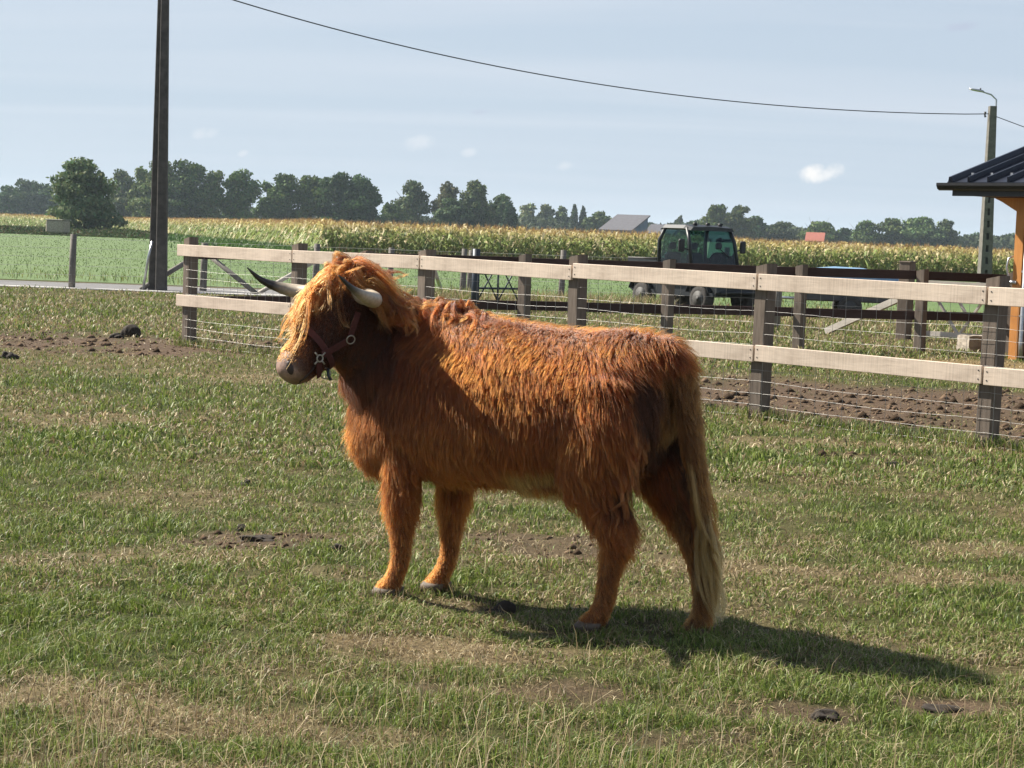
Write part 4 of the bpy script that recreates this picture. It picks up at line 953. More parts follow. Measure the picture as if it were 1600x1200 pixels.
lump('cow_dung', 183, 528, .10, .08, .05, 'low dark dung lump just left of the heap near the fence corner', seed=2)
lump('cow_dung', 12, 560, .09, .08, .06, 'small dark dung lump at the far left edge of the pasture', seed=3)
lump('cow_dung', 385, 758, .028, .026, .032, 'small round dark dropping in the grass left of the cow', seed=4)
lump('cow_dung', 378, 826, .032, .03, .028, 'small dark dropping above the flat muddy pat left of the cow', seed=5)
lump('cow_dung', 402, 843, .085, .05, .028, 'flat dark muddy pat in the grass left of the front hooves', seed=6)
lump('cow_dung', 527, 866, .035, .03, .025, 'small dropping in the grass just left of the front legs', seed=7)
lump('cow_dung', 777, 953, .062, .055, .048, 'round black dropping in the shadow between front and hind legs', seed=8)
lump('cow_dung', 1284, 1120, .045, .05, .028, 'dark crumbly dropping in foreground grass below the shadow tip', seed=9)
lump('cow_dung', 1470, 1108, .060, .040, .016, 'flat brown cowpat in the right foreground grass', seed=10)
lump('cow_dung', 198, 605, .05, .04, .035, 'small dark dropping in the grass below the muddy patch', seed=11)
lump('cow_dung', 1395, 727, .05, .04, .03, 'small dark dropping in the grass before the right fence posts', seed=12)

# ------------------------------------------------------------------ grass
def blades(x, y, h, w, lean, col, z=None, curl=.35):
    """two-segment blades; returns V, F3, F4, colours"""
    n = len(x); z = bump_h(x, y) if z is None else z; a = rng.uniform(0, 2 * np.pi, n); f_ = rng.uniform(0, 2 * np.pi, n)
    dx, dy = np.cos(a), np.sin(a); wx, wy = np.cos(f_) * w / 2, np.sin(f_) * w / 2
    L1 = lean * h * .35; L2 = lean * h; B = np.stack([x, y, z - .004], 1)
    m = B + np.stack([dx * L1, dy * L1, h * (.62 - .1 * lean)], 1); tip = B + np.stack([dx * L2 * 1.15, dy * L2 * 1.15, h * np.clip(1 - curl * lean, .15, 1)], 1); W = np.stack([wx, wy, np.zeros(n)], 1)
    V = np.stack([B - W, B + W, m + W * .8, m - W * .8, tip], 1).reshape(-1, 3); k = np.arange(n) * 5
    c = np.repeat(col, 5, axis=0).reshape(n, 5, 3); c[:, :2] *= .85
    return V, np.stack([k + 3, k + 2, k + 4], 1), np.stack([k, k + 1, k + 2, k + 3], 1), c.reshape(-1, 3)
def view_scatter(n, y0, y1, power=1.0, pad=1.12):
    """random ground points in the strip of pasture ahead, density falling with distance"""
    u = rng.random(n); y = (y0 ** (1 - power) + u * (y1 ** (1 - power) - y0 ** (1 - power))) ** (1 / (1 - power)) if power != 1 else y0 * (y1 / y0) ** u
    hw = y * (800 / FPX) * pad + .8; return rng.uniform(-1, 1, n) * hw, y
def grass_col(x, y, dry):
    n = len(x); g = np.array([[.158, .225, .036], [.205, .265, .054], [.080, .125, .026], [.26, .29, .09]])[rng.integers(0, 4, n)]
    s = np.array([[.42, .33, .18], [.30, .22, .12], [.55, .46, .28], [.20, .14, .08]])[rng.integers(0, 4, n)]
    isdry = rng.random(n) < dry; c = np.where(isdry[:, None], s, g) * rng.uniform(.7, 1.25, n)[:, None]; return c, isdry
GV, G3, G4, GC = [], [], [], []; gcount = 0
def push(t):
    global gcount
    V, a_, b_, c_ = t; GV.append(V); G3.append(a_ + gcount); G4.append(b_ + gcount); GC.append(c_); gcount += len(V)
def grass_layer(n, y0, y1, power, hmin, hmax, w, dry_add=0., thin=True):
    x, y = view_scatter(n, y0, y1, power); st, md = spot_masks(x, y); d = dryness(x, y)
    tuft = fbm(x, y, .16, 3, 51)
    keep = rng.random(n) > np.clip(md * .93 + st * .35 + np.clip(.46 - tuft, 0, 1) * 3.2, 0, .97) if thin else np.ones(n, bool)
    x, y, st, md, d, tuft = x[keep], y[keep], st[keep], md[keep], d[keep], tuft[keep]
    c, isdry = grass_col(x, y, np.clip(d * .42 + st * .85 + md * .6 + .07 + dry_add, 0, .97))
    h = rng.uniform(hmin, hmax, len(x)) * (.25 + 1.4 * tuft) * (1 - .45 * st - .45 * md) * (1 - .25 * d)
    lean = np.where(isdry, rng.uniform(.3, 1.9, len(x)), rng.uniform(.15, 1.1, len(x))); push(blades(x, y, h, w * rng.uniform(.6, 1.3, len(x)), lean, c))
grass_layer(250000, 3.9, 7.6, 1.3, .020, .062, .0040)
grass_layer(145000, 7.0, 12.5, 1.3, .022, .062, .0060)
x, y = view_scatter(7000, 3.9, 6.2, 3.0); c, _ = grass_col(x, y, np.full(len(x), .8)); k = rng.random(len(x)) < np.clip((fbm(x, y, .5, 2, 71) - .30) * 2.6, 0, 1); x, y, c = x[k], y[k], c[k]
push(blades(x, y, rng.uniform(.10, .24, len(x)), rng.uniform(.0018, .0034, len(x)), rng.uniform(.05, .8, len(x)), c * 1.1))
# dry stems lying and standing in the foreground
x, y = view_scatter(20000, 3.9, 10, 1.6); st, md = spot_masks(x, y); c, _ = grass_col(x, y, np.full(len(x), .92)); k = (rng.random(len(x)) < .35 + st * .65 + np.clip((5.2 - y) / 1.5, 0, .6)); x, y, c = x[k], y[k], c[k]
push(blades(x, y, rng.uniform(.05, .15, len(x)), rng.uniform(.0015, .003, len(x)), rng.uniform(.2, 2.6, len(x)), c * .9, None, .38))
for rg in LEGS.values():        # grass pressed round the hooves
    g = to_w((rg[-1][0], rg[-1][1], 0)); n = 170; a_ = rng.uniform(0, 6.28, n); r_ = .055 + np.abs(rng.normal(0, .05, n)); x = g[0] + np.cos(a_) * r_; y = g[1] + np.sin(a_) * r_; c, _ = grass_col(x, y, np.full(n, .3)); push(blades(x, y, rng.uniform(.03, .075, n), rng.uniform(.003, .005, n), rng.uniform(.1, 1, n), c))
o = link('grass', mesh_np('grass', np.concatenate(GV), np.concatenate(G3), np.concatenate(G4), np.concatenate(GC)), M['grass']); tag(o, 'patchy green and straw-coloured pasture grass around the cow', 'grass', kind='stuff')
GV, G3, G4, GC = [], [], [], []; gcount = 0
grass_layer(95000, 12.0, 24, 1.3, .035, .08, .011, .04); grass_layer(70000, 23, 41.3, 1.2, .05, .11, .019, .10)
# rank dry growth along the lane fence
x = rng.uniform(-4.6, 3.4, 9000); y = rng.uniform(38.8, 41.8, 9000); c, _ = grass_col(x, y, np.full(9000, .62)); push(blades(x, y, rng.uniform(.18, .48, 9000), rng.uniform(.012, .022, 9000), rng.uniform(.1, .8, 9000), c, np.zeros(9000)))
x = rng.uniform(4.0, 13, 5000); y = rng.uniform(34, 46, 5000); c, _ = grass_col(x, y, np.full(5000, .5)); push(blades(x, y, rng.uniform(.08, .2, 5000), rng.uniform(.015, .025, 5000), rng.uniform(.2, 1, 5000), c, np.zeros(5000)))
for q in (FA,): pass
for k in range(NSP + 1):       # longer tufts at the feet of the posts and under the netting
    g = FA + FDIR * SPAN * k; n = 260; a_ = rng.uniform(0, 6.28, n); r_ = .09 + np.abs(rng.normal(0, .10, n)); x = g[0] + np.cos(a_) * r_; y = g[1] + np.sin(a_) * r_; c, _ = grass_col(x, y, np.full(n, .3)); push(blades(x, y, rng.uniform(.06, .17, n), rng.uniform(.005, .009, n), rng.uniform(.1, .9, n), c))
n = 7000; u = rng.uniform(0, NSP, n); r_ = rng.normal(0, .09, n); x = FA[0] + FDIR[0] * SPAN * u + FNOR[0] * r_; y = FA[1] + FDIR[1] * SPAN * u + FNOR[1] * r_; c, _ = grass_col(x, y, np.full(n, .35)); push(blades(x, y, rng.uniform(.05, .14, n), rng.uniform(.006, .011, n), rng.uniform(.1, .9, n), c))
o = link('grass', mesh_np('grass', np.concatenate(GV), np.concatenate(G3), np.concatenate(G4), np.concatenate(GC)), M['grass']); tag(o, 'dry pasture grass farther back around fences and lane', 'grass', kind='stuff')
# meadow sward
GV, G3, G4, GC = [], [], [], []; gcount = 0
n = 26000; y = 46.5 * (170 / 46.5) ** rng.random(n); x = rng.uniform(-.30, .22, n) * y
ed = np.interp(x, [p[0] for p in CORN_EDGE], [p[1] for p in CORN_EDGE]); k = y < ed - .5; x, y = x[k], y[k]; n = len(x)
c = np.array([[.088, .150, .030], [.105, .168, .036], [.115, .172, .042], [.078, .132, .028]])[rng.integers(0, 4, n)] * rng.uniform(.8, 1.2, n)[:, None]
k = y < 52 + rng.normal(0, 2, n); c = np.where((k & (rng.random(n) < .5))[:, None], np.array([.22, .22, .06]), c)
push(blades(x, y, rng.uniform(.05, .11, n) * (1 + 1.2 * k), .016 * y / 50, rng.uniform(.2, .9, n), c, np.zeros(n)))
# taller lush margin in front of the maize
n = 9000; u = rng.random(n); x = np.interp(u, np.linspace(0, 1, 6), [p[0] for p in CORN_EDGE[:6]]); yb = np.interp(x, [p[0] for p in CORN_EDGE], [p[1] for p in CORN_EDGE]); y = yb - np.abs(rng.normal(0, 6, n)); x = x + rng.normal(0, 1.5, n)
c = np.array([[.06, .13, .025], [.09, .16, .03], [.05, .10, .022]])[rng.integers(0, 3, n)] * rng.uniform(.8, 1.25, n)[:, None]; push(blades(x, y, rng.uniform(.3, .7, n), rng.uniform(.06, .12, n), rng.uniform(.2, .9, n), c, np.zeros(n)))
o = link('grass', mesh_np('grass', np.concatenate(GV), np.concatenate(G3), np.concatenate(G4), np.concatenate(GC)), M['grass']); tag(o, 'bright green meadow grass between lane and maize', 'grass', kind='stuff')
# clods of earth on the trodden ground behind the fence and in the mud patches
n = 26000; x, y = view_scatter(n, 8, 30, 1.0, 1.15); st, md = spot_masks(x, y); k = rng.random(n) < md * .8 - .05; x, y = x[k], y[k]; n = len(x)
base = np.array([[1, 0, 0], [-1, 0, 0], [0, 1, 0], [0, -1, 0], [0, 0, 1], [0, 0, -.4]], float); OF = np.array([[0, 2, 4], [2, 1, 4], [1, 3, 4], [3, 0, 4], [2, 0, 5], [1, 2, 5], [3, 1, 5], [0, 3, 5]])
r_ = np.clip(rng.lognormal(-3.9, .6, n), .006, .07) * np.clip(y / 17, .25, 1); V = base[None] * r_[:, None, None] * rng.uniform(.6, 1.4, (n, 6, 3)); a_ = rng.uniform(0, 6.28, n); ca, sa = np.cos(a_), np.sin(a_)
V = np.stack([V[..., 0] * ca[:, None] - V[..., 1] * sa[:, None], V[..., 0] * sa[:, None] + V[..., 1] * ca[:, None], V[..., 2] * .8], 2) + np.stack([x, y, bump_h(x, y)], 1)[:, None]
c = np.repeat(np.array([.105, .072, .048])[None] * rng.uniform(.35, 1.5, n)[:, None], 6, 0); M['clod'] = mat_leaf('earth_clods', 0.0, .95, .05)
o = link('mud', mesh_np('mud', V.reshape(-1, 3), (OF[None] + (np.arange(n) * 6)[:, None, None]).reshape(-1, 3), None, c), M['clod']); tag(o, 'loose brown clods on the churned muddy ground', 'mud', kind='stuff')
# straw by the shelter and on the mud
n = 9000; x = rng.normal(6.8, 1.4, n); y = rng.normal(24.8, 1.2, n); x2, y2 = view_scatter(9000, 12, 26, 1.0, 1.15); s2, m2 = spot_masks(x2, y2); k = rng.random(9000) < m2 * .55; x = np.concatenate([x, x2[k]]); y = np.concatenate([y, y2[k]]); n = len(x)
c = np.array([.50, .38, .18]) * rng.uniform(.5, 1.2, n)[:, None]; V, a3, a4, cc = blades(x, y, rng.uniform(.02, .06, n), rng.uniform(.006, .012, n), rng.uniform(1.5, 4, n), c, bump_h(x, y) + .004, .3)
o = link('straw', mesh_np('straw', V, a3, a4, cc), M['grass']); tag(o, 'scattered yellow straw on the mud before the shelter', 'straw', kind='stuff')

# ------------------------------------------------------------------ maize field
def corn_points():
    P = []
    xs = [p[0] for p in CORN_EDGE]; ys = [p[1] for p in CORN_EDGE]
    for r in range(22):                       # rows run along the field edge
        step = .17 if r < 5 else (.26 if r < 12 else .4); dep = r * .75 if r < 12 else 9 + (r - 12) * 2.2
        seg = np.array([[x, y + dep] for x, y in zip(xs, ys)]); 
        for a_, b_ in zip(seg[:-1], seg[1:]):
            L_ = np.linalg.norm(b_ - a_); stp = step * (1 if a_[1] < 115 else 1.8); n = max(1, int(L_ / stp)); u = (np.arange(n) + rng.random(n)) / n; P.append(a_ + (b_ - a_) * u[:, None] + rng.normal(0, .08, (n, 2)))
    P = np.concatenate(P); k = np.abs(P[:, 0] / P[:, 1]) < .31; return P[k]
CPN = corn_points()
def corn_mesh(P, tri_leaves=8):
    n = len(P); V = []; C = []; F = []; cnt = 0
    hgt = np.interp(P[:, 0] / P[:, 1] * FPX + 800, (0, 500, 1000, 1150, 1600), (2.0, 2.02, 2.0, 1.88, 1.80)) * rng.uniform(.90, 1.07, n) * (.96 + .10 * fbm(P[:, 0], P[:, 1], 3, 2, 77))
    lx, ly = rng.normal(0, .05, n), rng.normal(0, .05, n)
    def ramp_c(z):   # green below, drying to straw towards the tassel and at the foot
        z = z[:, None]; g = np.array([.22, .28, .085]); s = np.array([.46, .34, .14]); f_ = np.array([.22, .19, .08])
        c = g + (s - g) * np.clip((z - .62) / .3, 0, 1); return c + (f_ - c) * np.clip((.22 - z) / .2, 0, 1)
    # stalk
    for k0, (dx, dy) in enumerate(((.012, 0), (0, .012))):
        b0 = np.stack([P[:, 0] - dx, P[:, 1] - dy, np.zeros(n)], 1); b1 = np.stack([P[:, 0] + dx, P[:, 1] + dy, np.zeros(n)], 1); tp = np.stack([P[:, 0] + lx, P[:, 1] + ly, hgt * .9], 1)
        V.append(np.stack([b0, b1, tp], 1).reshape(-1, 3)); F.append(np.arange(n * 3).reshape(n, 3) + cnt); cnt += n * 3; C.append(np.repeat(np.tile([.22, .20, .08], (n, 1)), 3, 0))
    for i in range(tri_leaves):
        z = (.18 + .70 * (i + rng.random(n)) / tri_leaves); a_ = rng.uniform(0, 6.28, n); L_ = rng.uniform(.38, .75, n) * (1.1 - .45 * z); w = rng.uniform(.05, .09, n); d = np.stack([np.cos(a_), np.sin(a_), np.zeros(n)], 1); sd = np.stack([-np.sin(a_), np.cos(a_), np.zeros(n)], 1) * w[:, None]
        r0 = np.stack([P[:, 0] + lx * z, P[:, 1] + ly * z, hgt * z], 1); m = r0 + d * (L_ * .45)[:, None] + UP * (L_ * rng.uniform(.15, .5, n))[:, None]; tp = r0 + d * (L_ * .95)[:, None] - UP * (L_ * rng.uniform(.0, .55, n))[:, None]; tw = UP * (w * rng.uniform(-.6, .6, n))[:, None]
        V.append(np.stack([r0, m + sd + tw, tp, m - sd - tw], 1).reshape(-1, 3)); k = np.arange(n) * 4 + cnt; F.append(np.stack([k, k + 1, k + 3], 1)); F.append(np.stack([k + 1, k + 2, k + 3], 1)); cnt += n * 4
        dry = rng.random(n) < .22; c = ramp_c(z) * rng.uniform(.65, 1.35, n)[:, None]; c = np.where(dry[:, None], np.array([.55, .47, .27]) * rng.uniform(.7, 1.2, n)[:, None], c); C.append(np.repeat(c, 4, 0))
    for i in range(4):   # tassel
        a_ = rng.uniform(0, 6.28, n); r0 = np.stack([P[:, 0] + lx, P[:, 1] + ly, hgt * .87], 1); tp = r0 + np.stack([np.cos(a_) * .10, np.sin(a_) * .10, hgt * rng.uniform(.10, .17, n)], 1); sd = np.stack([-np.sin(a_), np.cos(a_), np.zeros(n)], 1) * .014
        V.append(np.stack([r0 - sd, r0 + sd, tp], 1).reshape(-1, 3)); F.append(np.arange(n * 3).reshape(n, 3) + cnt); cnt += n * 3; C.append(np.repeat(np.array([.38, .24, .10]) * rng.uniform(.7, 1.25, n)[:, None], 3, 0))
    return mesh_np('maize', np.concatenate(V), np.concatenate(F), None, np.concatenate(C))
o = link('maize', corn_mesh(CPN), M['corn']); tag(o, 'tall ripening maize crop standing in rows behind the meadow', 'maize', kind='stuff')
# brown maize tops farther left and behind: later-sown field on the horizon
n = 5200; y = rng.uniform(235, 330, n); x = rng.uniform(-.32, -.10, n) * y; o = link('maize', corn_mesh(np.stack([x, y], 1), 4), M['corn']); tag(o, 'far band of ripe brown maize at the left horizon', 'maize', kind='stuff')
# rank weeds round the concrete box
n = 16000; px = rng.uniform(-40, 270, n); y = rng.uniform(170, 235, n); x = (px - 800) / FPX * y; yb = np.interp(x, [p[0] for p in CORN_EDGE], [p[1] for p in CORN_EDGE]); k = (y < yb - 1) | (px < 120); x, y = x[k], y[k]; n = len(x)
c = np.array([[.045, .075, .022], [.07, .10, .03], [.10, .075, .04], [.05, .085, .03]])[rng.integers(0, 4, n)] * rng.uniform(.7, 1.3, n)[:, None]; hh_ = (.2 + .8 * fbm(x, y, 6, 2, 61)) * np.clip((y - 165) / 25, .35, 1) * rng.uniform(.5, 1.1, n)
V, a3, a4, cc = blades(x, y, hh_, rng.uniform(.15, .35, n), rng.uniform(.1, .8, n), c, np.zeros(n)); o = link('weeds', mesh_np('weeds', V, a3, a4, cc), M['leaf']); tag(o, 'dark rank weeds around the concrete box at far left', 'weeds', kind='stuff')

# ------------------------------------------------------------------ far buildings and box
D_ = 178.0; cbx = empty('concrete_box', ((84 - 800) / FPX * D_, D_, 0.78)); sc_ = .85 * D_ / FPX; tag(cbx, 'pale flat concrete box half sunk in weeds below the big bush', 'bunker')
mb = MB(); mb.box((0, 0, 0), (38 * sc_, 26 * sc_, 24 * sc_), yaw_axes(.93, -.35), .15); mb.build('wall', M['blockstone'], cbx)
mb = MB(); mb.box((0, 0, 12.6 * sc_), (40 * sc_, 28 * sc_, 1.6 * sc_), yaw_axes(.93, -.35), .1); mb.build('roof_slab', M['concrete'], cbx)
def barn(name, label, px, wpx, d, eave, ridge, roofm, wallm, yaw, depth):
    g = np.array([(px - 800) / FPX * d, d, 0]); e = empty(name, g, yaw); tag(e, label, 'building'); W = wpx / FPX * d
    mb = MB(); mb.prism([(-W / 2, -depth / 2, -1), (-W / 2, depth / 2, -1), (-W / 2, depth / 2, ridge - .3), (-W / 2, -depth / 2, eave)], (0, 0, 0), (W, 0, 0)); mb.build('wall', M[wallm], e)
    mb = MB(); o_ = .5; mb.prism([(-W / 2 - o_, -depth / 2 - o_, eave - .05), (-W / 2 - o_, depth / 2 + .2, ridge + .05), (-W / 2 - o_, depth / 2 + .2, ridge + .35), (-W / 2 - o_, -depth / 2 - o_, eave + .25)], (0, 0, 0), (W + 2 * o_, 0, 0)); mb.build('roof', M[roofm], e); return e
barn('barn', 'grey-roofed barn with blue-grey end wall beyond the maize', 966, 52, 420, 3.4, 6.9, 'slate', 'barn_wall', -.55, 8)
barn('shed', 'low dark shed roof just right of the grey barn', 1025, 42, 425, 3.0, 5.0, 'slate', 'barn_wall', -.35, 6)
barn('house', 'small house with bright red tiled roof among the far trees', 1263, 24, 520, 2.8, 5.2, 'tile', 'brick', -.2, 6)
barn('farmhouse', 'pale low farmhouse half hidden by trees at far left', 178, 30, 480, 2.6, 4.2, 'slate', 'paint', -.2, 6)

# ------------------------------------------------------------------ trees
LEAFC = {'green': (.088, .128, .042), 'dark': (.056, .090, .036), 'grey': (.120, .145, .068), 'light': (.112, .150, .050)}
def tree(name, label, px, wpx, top, d, kind='green', shape='round', base_gap=.12, grp='trees along the horizon', seed=0, dens=1.0):
    rr = np.random.default_rng(1000 + seed); H = CAM_H + (horizon(px) - top) / FPX * d; W = wpx / FPX * d; root = empty(name, ((px - 800) / FPX * d, d, 0)); tag(root, label, 'tree', grp)
    tr = MB(); z1 = H * .72; wob = rr.normal(0, .02 * H, (5, 2)); wob[0] = 0
    tr.tube([(wob[i, 0], wob[i, 1], -.3 + (z1 + .3) * i / 4) for i in range(5)], [H * .028, H * .022, H * .018, H * .012, H * .005], 7)
    for i in range(7):
        a_ = rr.uniform(0, 6.28); z0 = H * rr.uniform(.18, .55); L_ = W * rr.uniform(.22, .42); tr.tube([(0, 0, z0), (math.cos(a_) * L_ * .5, math.sin(a_) * L_ * .5, z0 + L_ * .35), (math.cos(a_) * L_, math.sin(a_) * L_, z0 + L_ * .9)], [H * .011, H * .007, H * .002], 5)
    tr.build('trunk', M['bark'], root)
    # lobes
    if shape == 'poplar': lob = [((0, 0, H * z), W * .5 * k, H * .13) for z, k in ((.2, .8), (.35, 1), (.5, 1), (.65, .85), (.8, .6), (.92, .35))]
    else:
        lob = []; nl = 19
        for i in range(nl):
            a_ = rr.uniform(0, 6.28); zf = base_gap + (1 - base_gap) * (i + .5) / nl; prof = math.sin(math.pi * min(1, max(.12, (zf - base_gap) / (1 - base_gap)) ** .8)) ** .55
            r_ = W * .5 * prof * rr.uniform(.25, .80); lob.append(((math.cos(a_) * r_, math.sin(a_) * r_, H * (zf * .88 + .02)), W * rr.uniform(.12, .25) * (.7 + .4 * prof), H * rr.uniform(.07, .13)))
        lob.append(((rr.normal(0, W * .08), 0, H * .90), W * .17, H * .10)); lob.append(((0, 0, H * .55), W * .32, H * .22))
    N_ = int(4200 * dens * min(1.6, max(.35, (wpx * (horizon(px) - top)) / 4000))); sz = max(.26, d * .00088)
    wl = np.array([r_ * r_ for _, r_, _ in lob]); li = rr.choice(len(lob), N_, p=wl / wl.sum()); u = rr.normal(0, 1, (N_, 3)); u /= np.linalg.norm(u, axis=1, keepdims=True); rad = rr.random(N_) ** .33
    C_ = np.array([l[0] for l in lob])[li]; S_ = np.array([(l[1], l[1], l[2]) for l in lob])[li]; P = C_ + u * S_ * (rad * rr.uniform(.85, 1.18, N_))[:, None]; P[:, 2] = np.clip(P[:, 2], H * base_gap * .5, H * 1.0)
    a_ = nrmz(rr.normal(0, 1, (N_, 3)) + u * .9); t1 = nrmz(np.cross(a_, rr.normal(0, 1, (N_, 3)))); t2 = np.cross(a_, t1); s_ = (sz * rr.uniform(.6, 1.5, N_))[:, None]
    V = np.stack([P - t1 * s_, P - t2 * s_ * .6, P + t1 * s_, P + t2 * s_ * .6], 1).reshape(-1, 3); F4 = np.arange(N_ * 4).reshape(N_, 4)
    c = np.array(LEAFC[kind]) * rr.uniform(.65, 1.35, (N_, 1)) * rr.uniform(.8, 1.2, (len(lob), 1))[li]; c[:, 0] *= rr.uniform(.8, 1.25, N_); c = c * rr.uniform(.85, 1.25) * np.array([rr.uniform(.85, 1.2), rr.uniform(.95, 1.15), rr.uniform(.8, 1.1)])
    link('crown', mesh_np('crown', V, None, F4, np.repeat(c, 4, 0)), M['leaf'], root); return root
T = [
 ('bushy_tree', 'large bushy olive-green tree above the concrete box', 122, 108, 247, 215, 'grey', 'round', .0, 1.25),
 ('far_tree', 'dark low tree at the left edge of the horizon', 8, 50, 290, 560, 'dark', 'round', .0, 1),
 ('far_tree', 'dark blue-green tree between left edge and big bush', 38, 56, 281, 560, 'dark', 'round', .0, 1),
 ('far_tree', 'low dark tree close behind the big bush, on its left', 66, 40, 288, 560, 'dark', 'round', .0, 1),
 ('far_tree', 'thin light tree right behind the big bush', 184, 44, 264, 440, 'grey', 'round', .05, .8),
 ('far_tree', 'slender tree just left of the twin pole', 213, 40, 262, 420, 'green', 'round', .05, 1),
 ('far_tree', 'broad tree crown seen behind the twin pole', 246, 72, 249, 400, 'green', 'round', .08, 1.3),
 ('far_tree', 'broad rounded tree right of the twin pole', 288, 74, 251, 400, 'green', 'round', .1, 1.3),
 ('far_tree', 'smaller tree at the right shoulder of the clump by the twin pole', 320, 44, 266, 400, 'green', 'round', .05, 1),
 ('far_tree', 'light upright tree standing alone above the fence corner', 365, 54, 264, 400, 'light', 'round', .08, 1),
 ('far_tree', 'low tree at the left end of the dark central grove', 412, 34, 284, 410, 'green', 'round', .0, 1),
 ('far_tree', 'mid green tree in the left half of the central grove', 440, 56, 272, 400, 'green', 'round', .03, 1.1),
 ('far_tree', 'mid green tree in the middle of the central grove', 478, 58, 275, 400, 'green', 'round', .03, 1.1),
 ('far_tree', 'tallest dark tree of the central grove, above the cow head', 517, 64, 269, 395, 'dark', 'round', .0, 1.4),
 ('far_tree', 'dark tree at the right end of the central grove', 556, 60, 274, 395, 'dark', 'round', .0, 1.4),
 ('far_tree', 'low tree at the left foot of the second grove', 606, 40, 318, 420, 'green', 'round', .0, 1),
 ('far_tree', 'loose poplar-like tree at the left of the second grove', 637, 60, 283, 430, 'grey', 'round', .1, .9),
 ('far_tree', 'light tree in the middle of the second grove', 688, 46, 284, 430, 'grey', 'round', .1, .9),
 ('far_tree', 'tall rounded tree at the right of the second grove', 731, 48, 282, 430, 'green', 'round', .05, 1.1),
 ('conifer', 'short dark conifer in front of the second grove', 694, 56, 310, 400, 'dark', 'round', .0, 1.4),
 ('conifer', 'narrow dark conifer right of the second grove front', 733, 40, 306, 400, 'dark', 'round', .0, 1.4),
 ('far_tree', 'rounded dark tree right of the second grove', 772, 50, 304, 440, 'dark', 'round', .0, 1.1),
 ('conifer', 'small pointed dark tree before the low hedge row', 786, 26, 316, 420, 'dark', 'round', .0, 1.2),
 ('far_tree', 'small pale far tree above the low hedge, left one', 815, 34, 318, 620, 'grey', 'round', .0, 1),
 ('far_tree', 'small pale far tree above the low hedge, second one', 843, 32, 319, 620, 'grey', 'round', .0, 1),
 ('far_tree', 'small far tree left of the two thin poplars', 867, 26, 322, 620, 'green', 'round', .0, 1),
 ('poplar', 'thin pointed poplar, left of the pair', 887, 10, 321, 600, 'dark', 'poplar', .0, 1.3),
 ('poplar', 'thin pointed poplar, right of the pair', 901, 10, 324, 600, 'dark', 'poplar', .0, 1.3),
 ('far_tree', 'round tree just left of the grey barn', 926, 42, 330, 560, 'green', 'round', .0, 1),
 ('far_tree', 'tiny round treetop between shed and the tall pair', 1050, 14, 338, 640, 'dark', 'round', .0, 1),
 ('far_tree', 'tall tree above the vehicle cab, left of a pair', 1106, 42, 319, 520, 'green', 'round', .05, 1.1),
 ('far_tree', 'tall tree above the vehicle cab, right of a pair', 1137, 46, 321, 520, 'green', 'round', .05, 1.1),
 ('far_tree', 'low dark tree behind the vehicle roof', 1073, 60, 344, 540, 'dark', 'round', .0, 1),
 ('far_tree', 'dark tree just right of the vehicle cab', 1170, 44, 338, 540, 'dark', 'round', .0, 1.1),
 ('far_tree', 'wide low tree right of the vehicle mirror', 1206, 56, 346, 540, 'dark', 'round', .0, 1.1),
 ('far_tree', 'rounded tree behind the small red roof', 1265, 70, 346, 560, 'green', 'round', .0, 1.1),
 ('far_tree', 'low tree right of the small red roof', 1308, 40, 356, 560, 'dark', 'round', .0, 1),
 ('far_tree', 'upright green tree between red roof and wide grove', 1340, 48, 345, 540, 'green', 'round', .0, 1.1),
 ('far_tree', 'left tree of the wide grove near the lamp pole', 1384, 52, 341, 540, 'green', 'round', .0, 1.1),
 ('far_tree', 'wide domed tree of the grove near the lamp pole', 1427, 66, 339, 540, 'green', 'round', .03, 1.2),
 ('far_tree', 'right tree of the wide grove near the lamp pole', 1462, 44, 343, 540, 'green', 'round', .0, 1.1),
 ('far_tree', 'tiny dark tree left of the lamp pole foot', 1508, 32, 364, 640, 'dark', 'round', .0, 1),
 ('poplar', 'thin tree right behind the lamp pole', 1532, 14, 362, 640, 'dark', 'poplar', .0, 1),
 ('far_tree', 'tiny dark tree between lamp pole and orange post', 1566, 34, 365, 640, 'dark', 'round', .0, 1)]
for i, (nm, lb, px, w, top, d, kd_, shp, bg_, dn) in enumerate(T): tree(nm, lb, px, w * 1.3, top, d, kd_, shp, bg_, seed=i, dens=dn)
# scrub closing the gaps along the horizon
n = 30000; px = rng.uniform(-80, 1680, n); d = rng.uniform(600, 690, n); hg = (CAM_H + (16 + 20 * fbm(px, d * 0, 60, 3, 91) + 6 * vnoise(px, d * 0, 14, 95)) / FPX * d * np.where((px > 560) & (px < 600), .55, 1)) * .9
P = np.stack([(px - 800) / FPX * d, d, rng.random(n) ** .7 * hg], 1); a_ = nrmz(rng.normal(0, 1, (n, 3))); t1 = nrmz(np.cross(a_, rng.normal(0, 1, (n, 3)))); t2 = np.cross(a_, t1); s_ = rng.uniform(.5, 1.3, n)[:, None]
V = np.stack([P - t1 * s_, P - t2 * s_ * .6, P + t1 * s_, P + t2 * s_ * .6], 1).reshape(-1, 3); c = np.array([.050, .070, .028]) * rng.uniform(.6, 1.35, (n, 1))
o = link('hedgerow', mesh_np('hedgerow', V, None, np.arange(n * 4).reshape(n, 4), np.repeat(c, 4, 0)), M['leaf']); tag(o, 'continuous dark hedge and scrub along the whole horizon', 'hedge', kind='stuff')

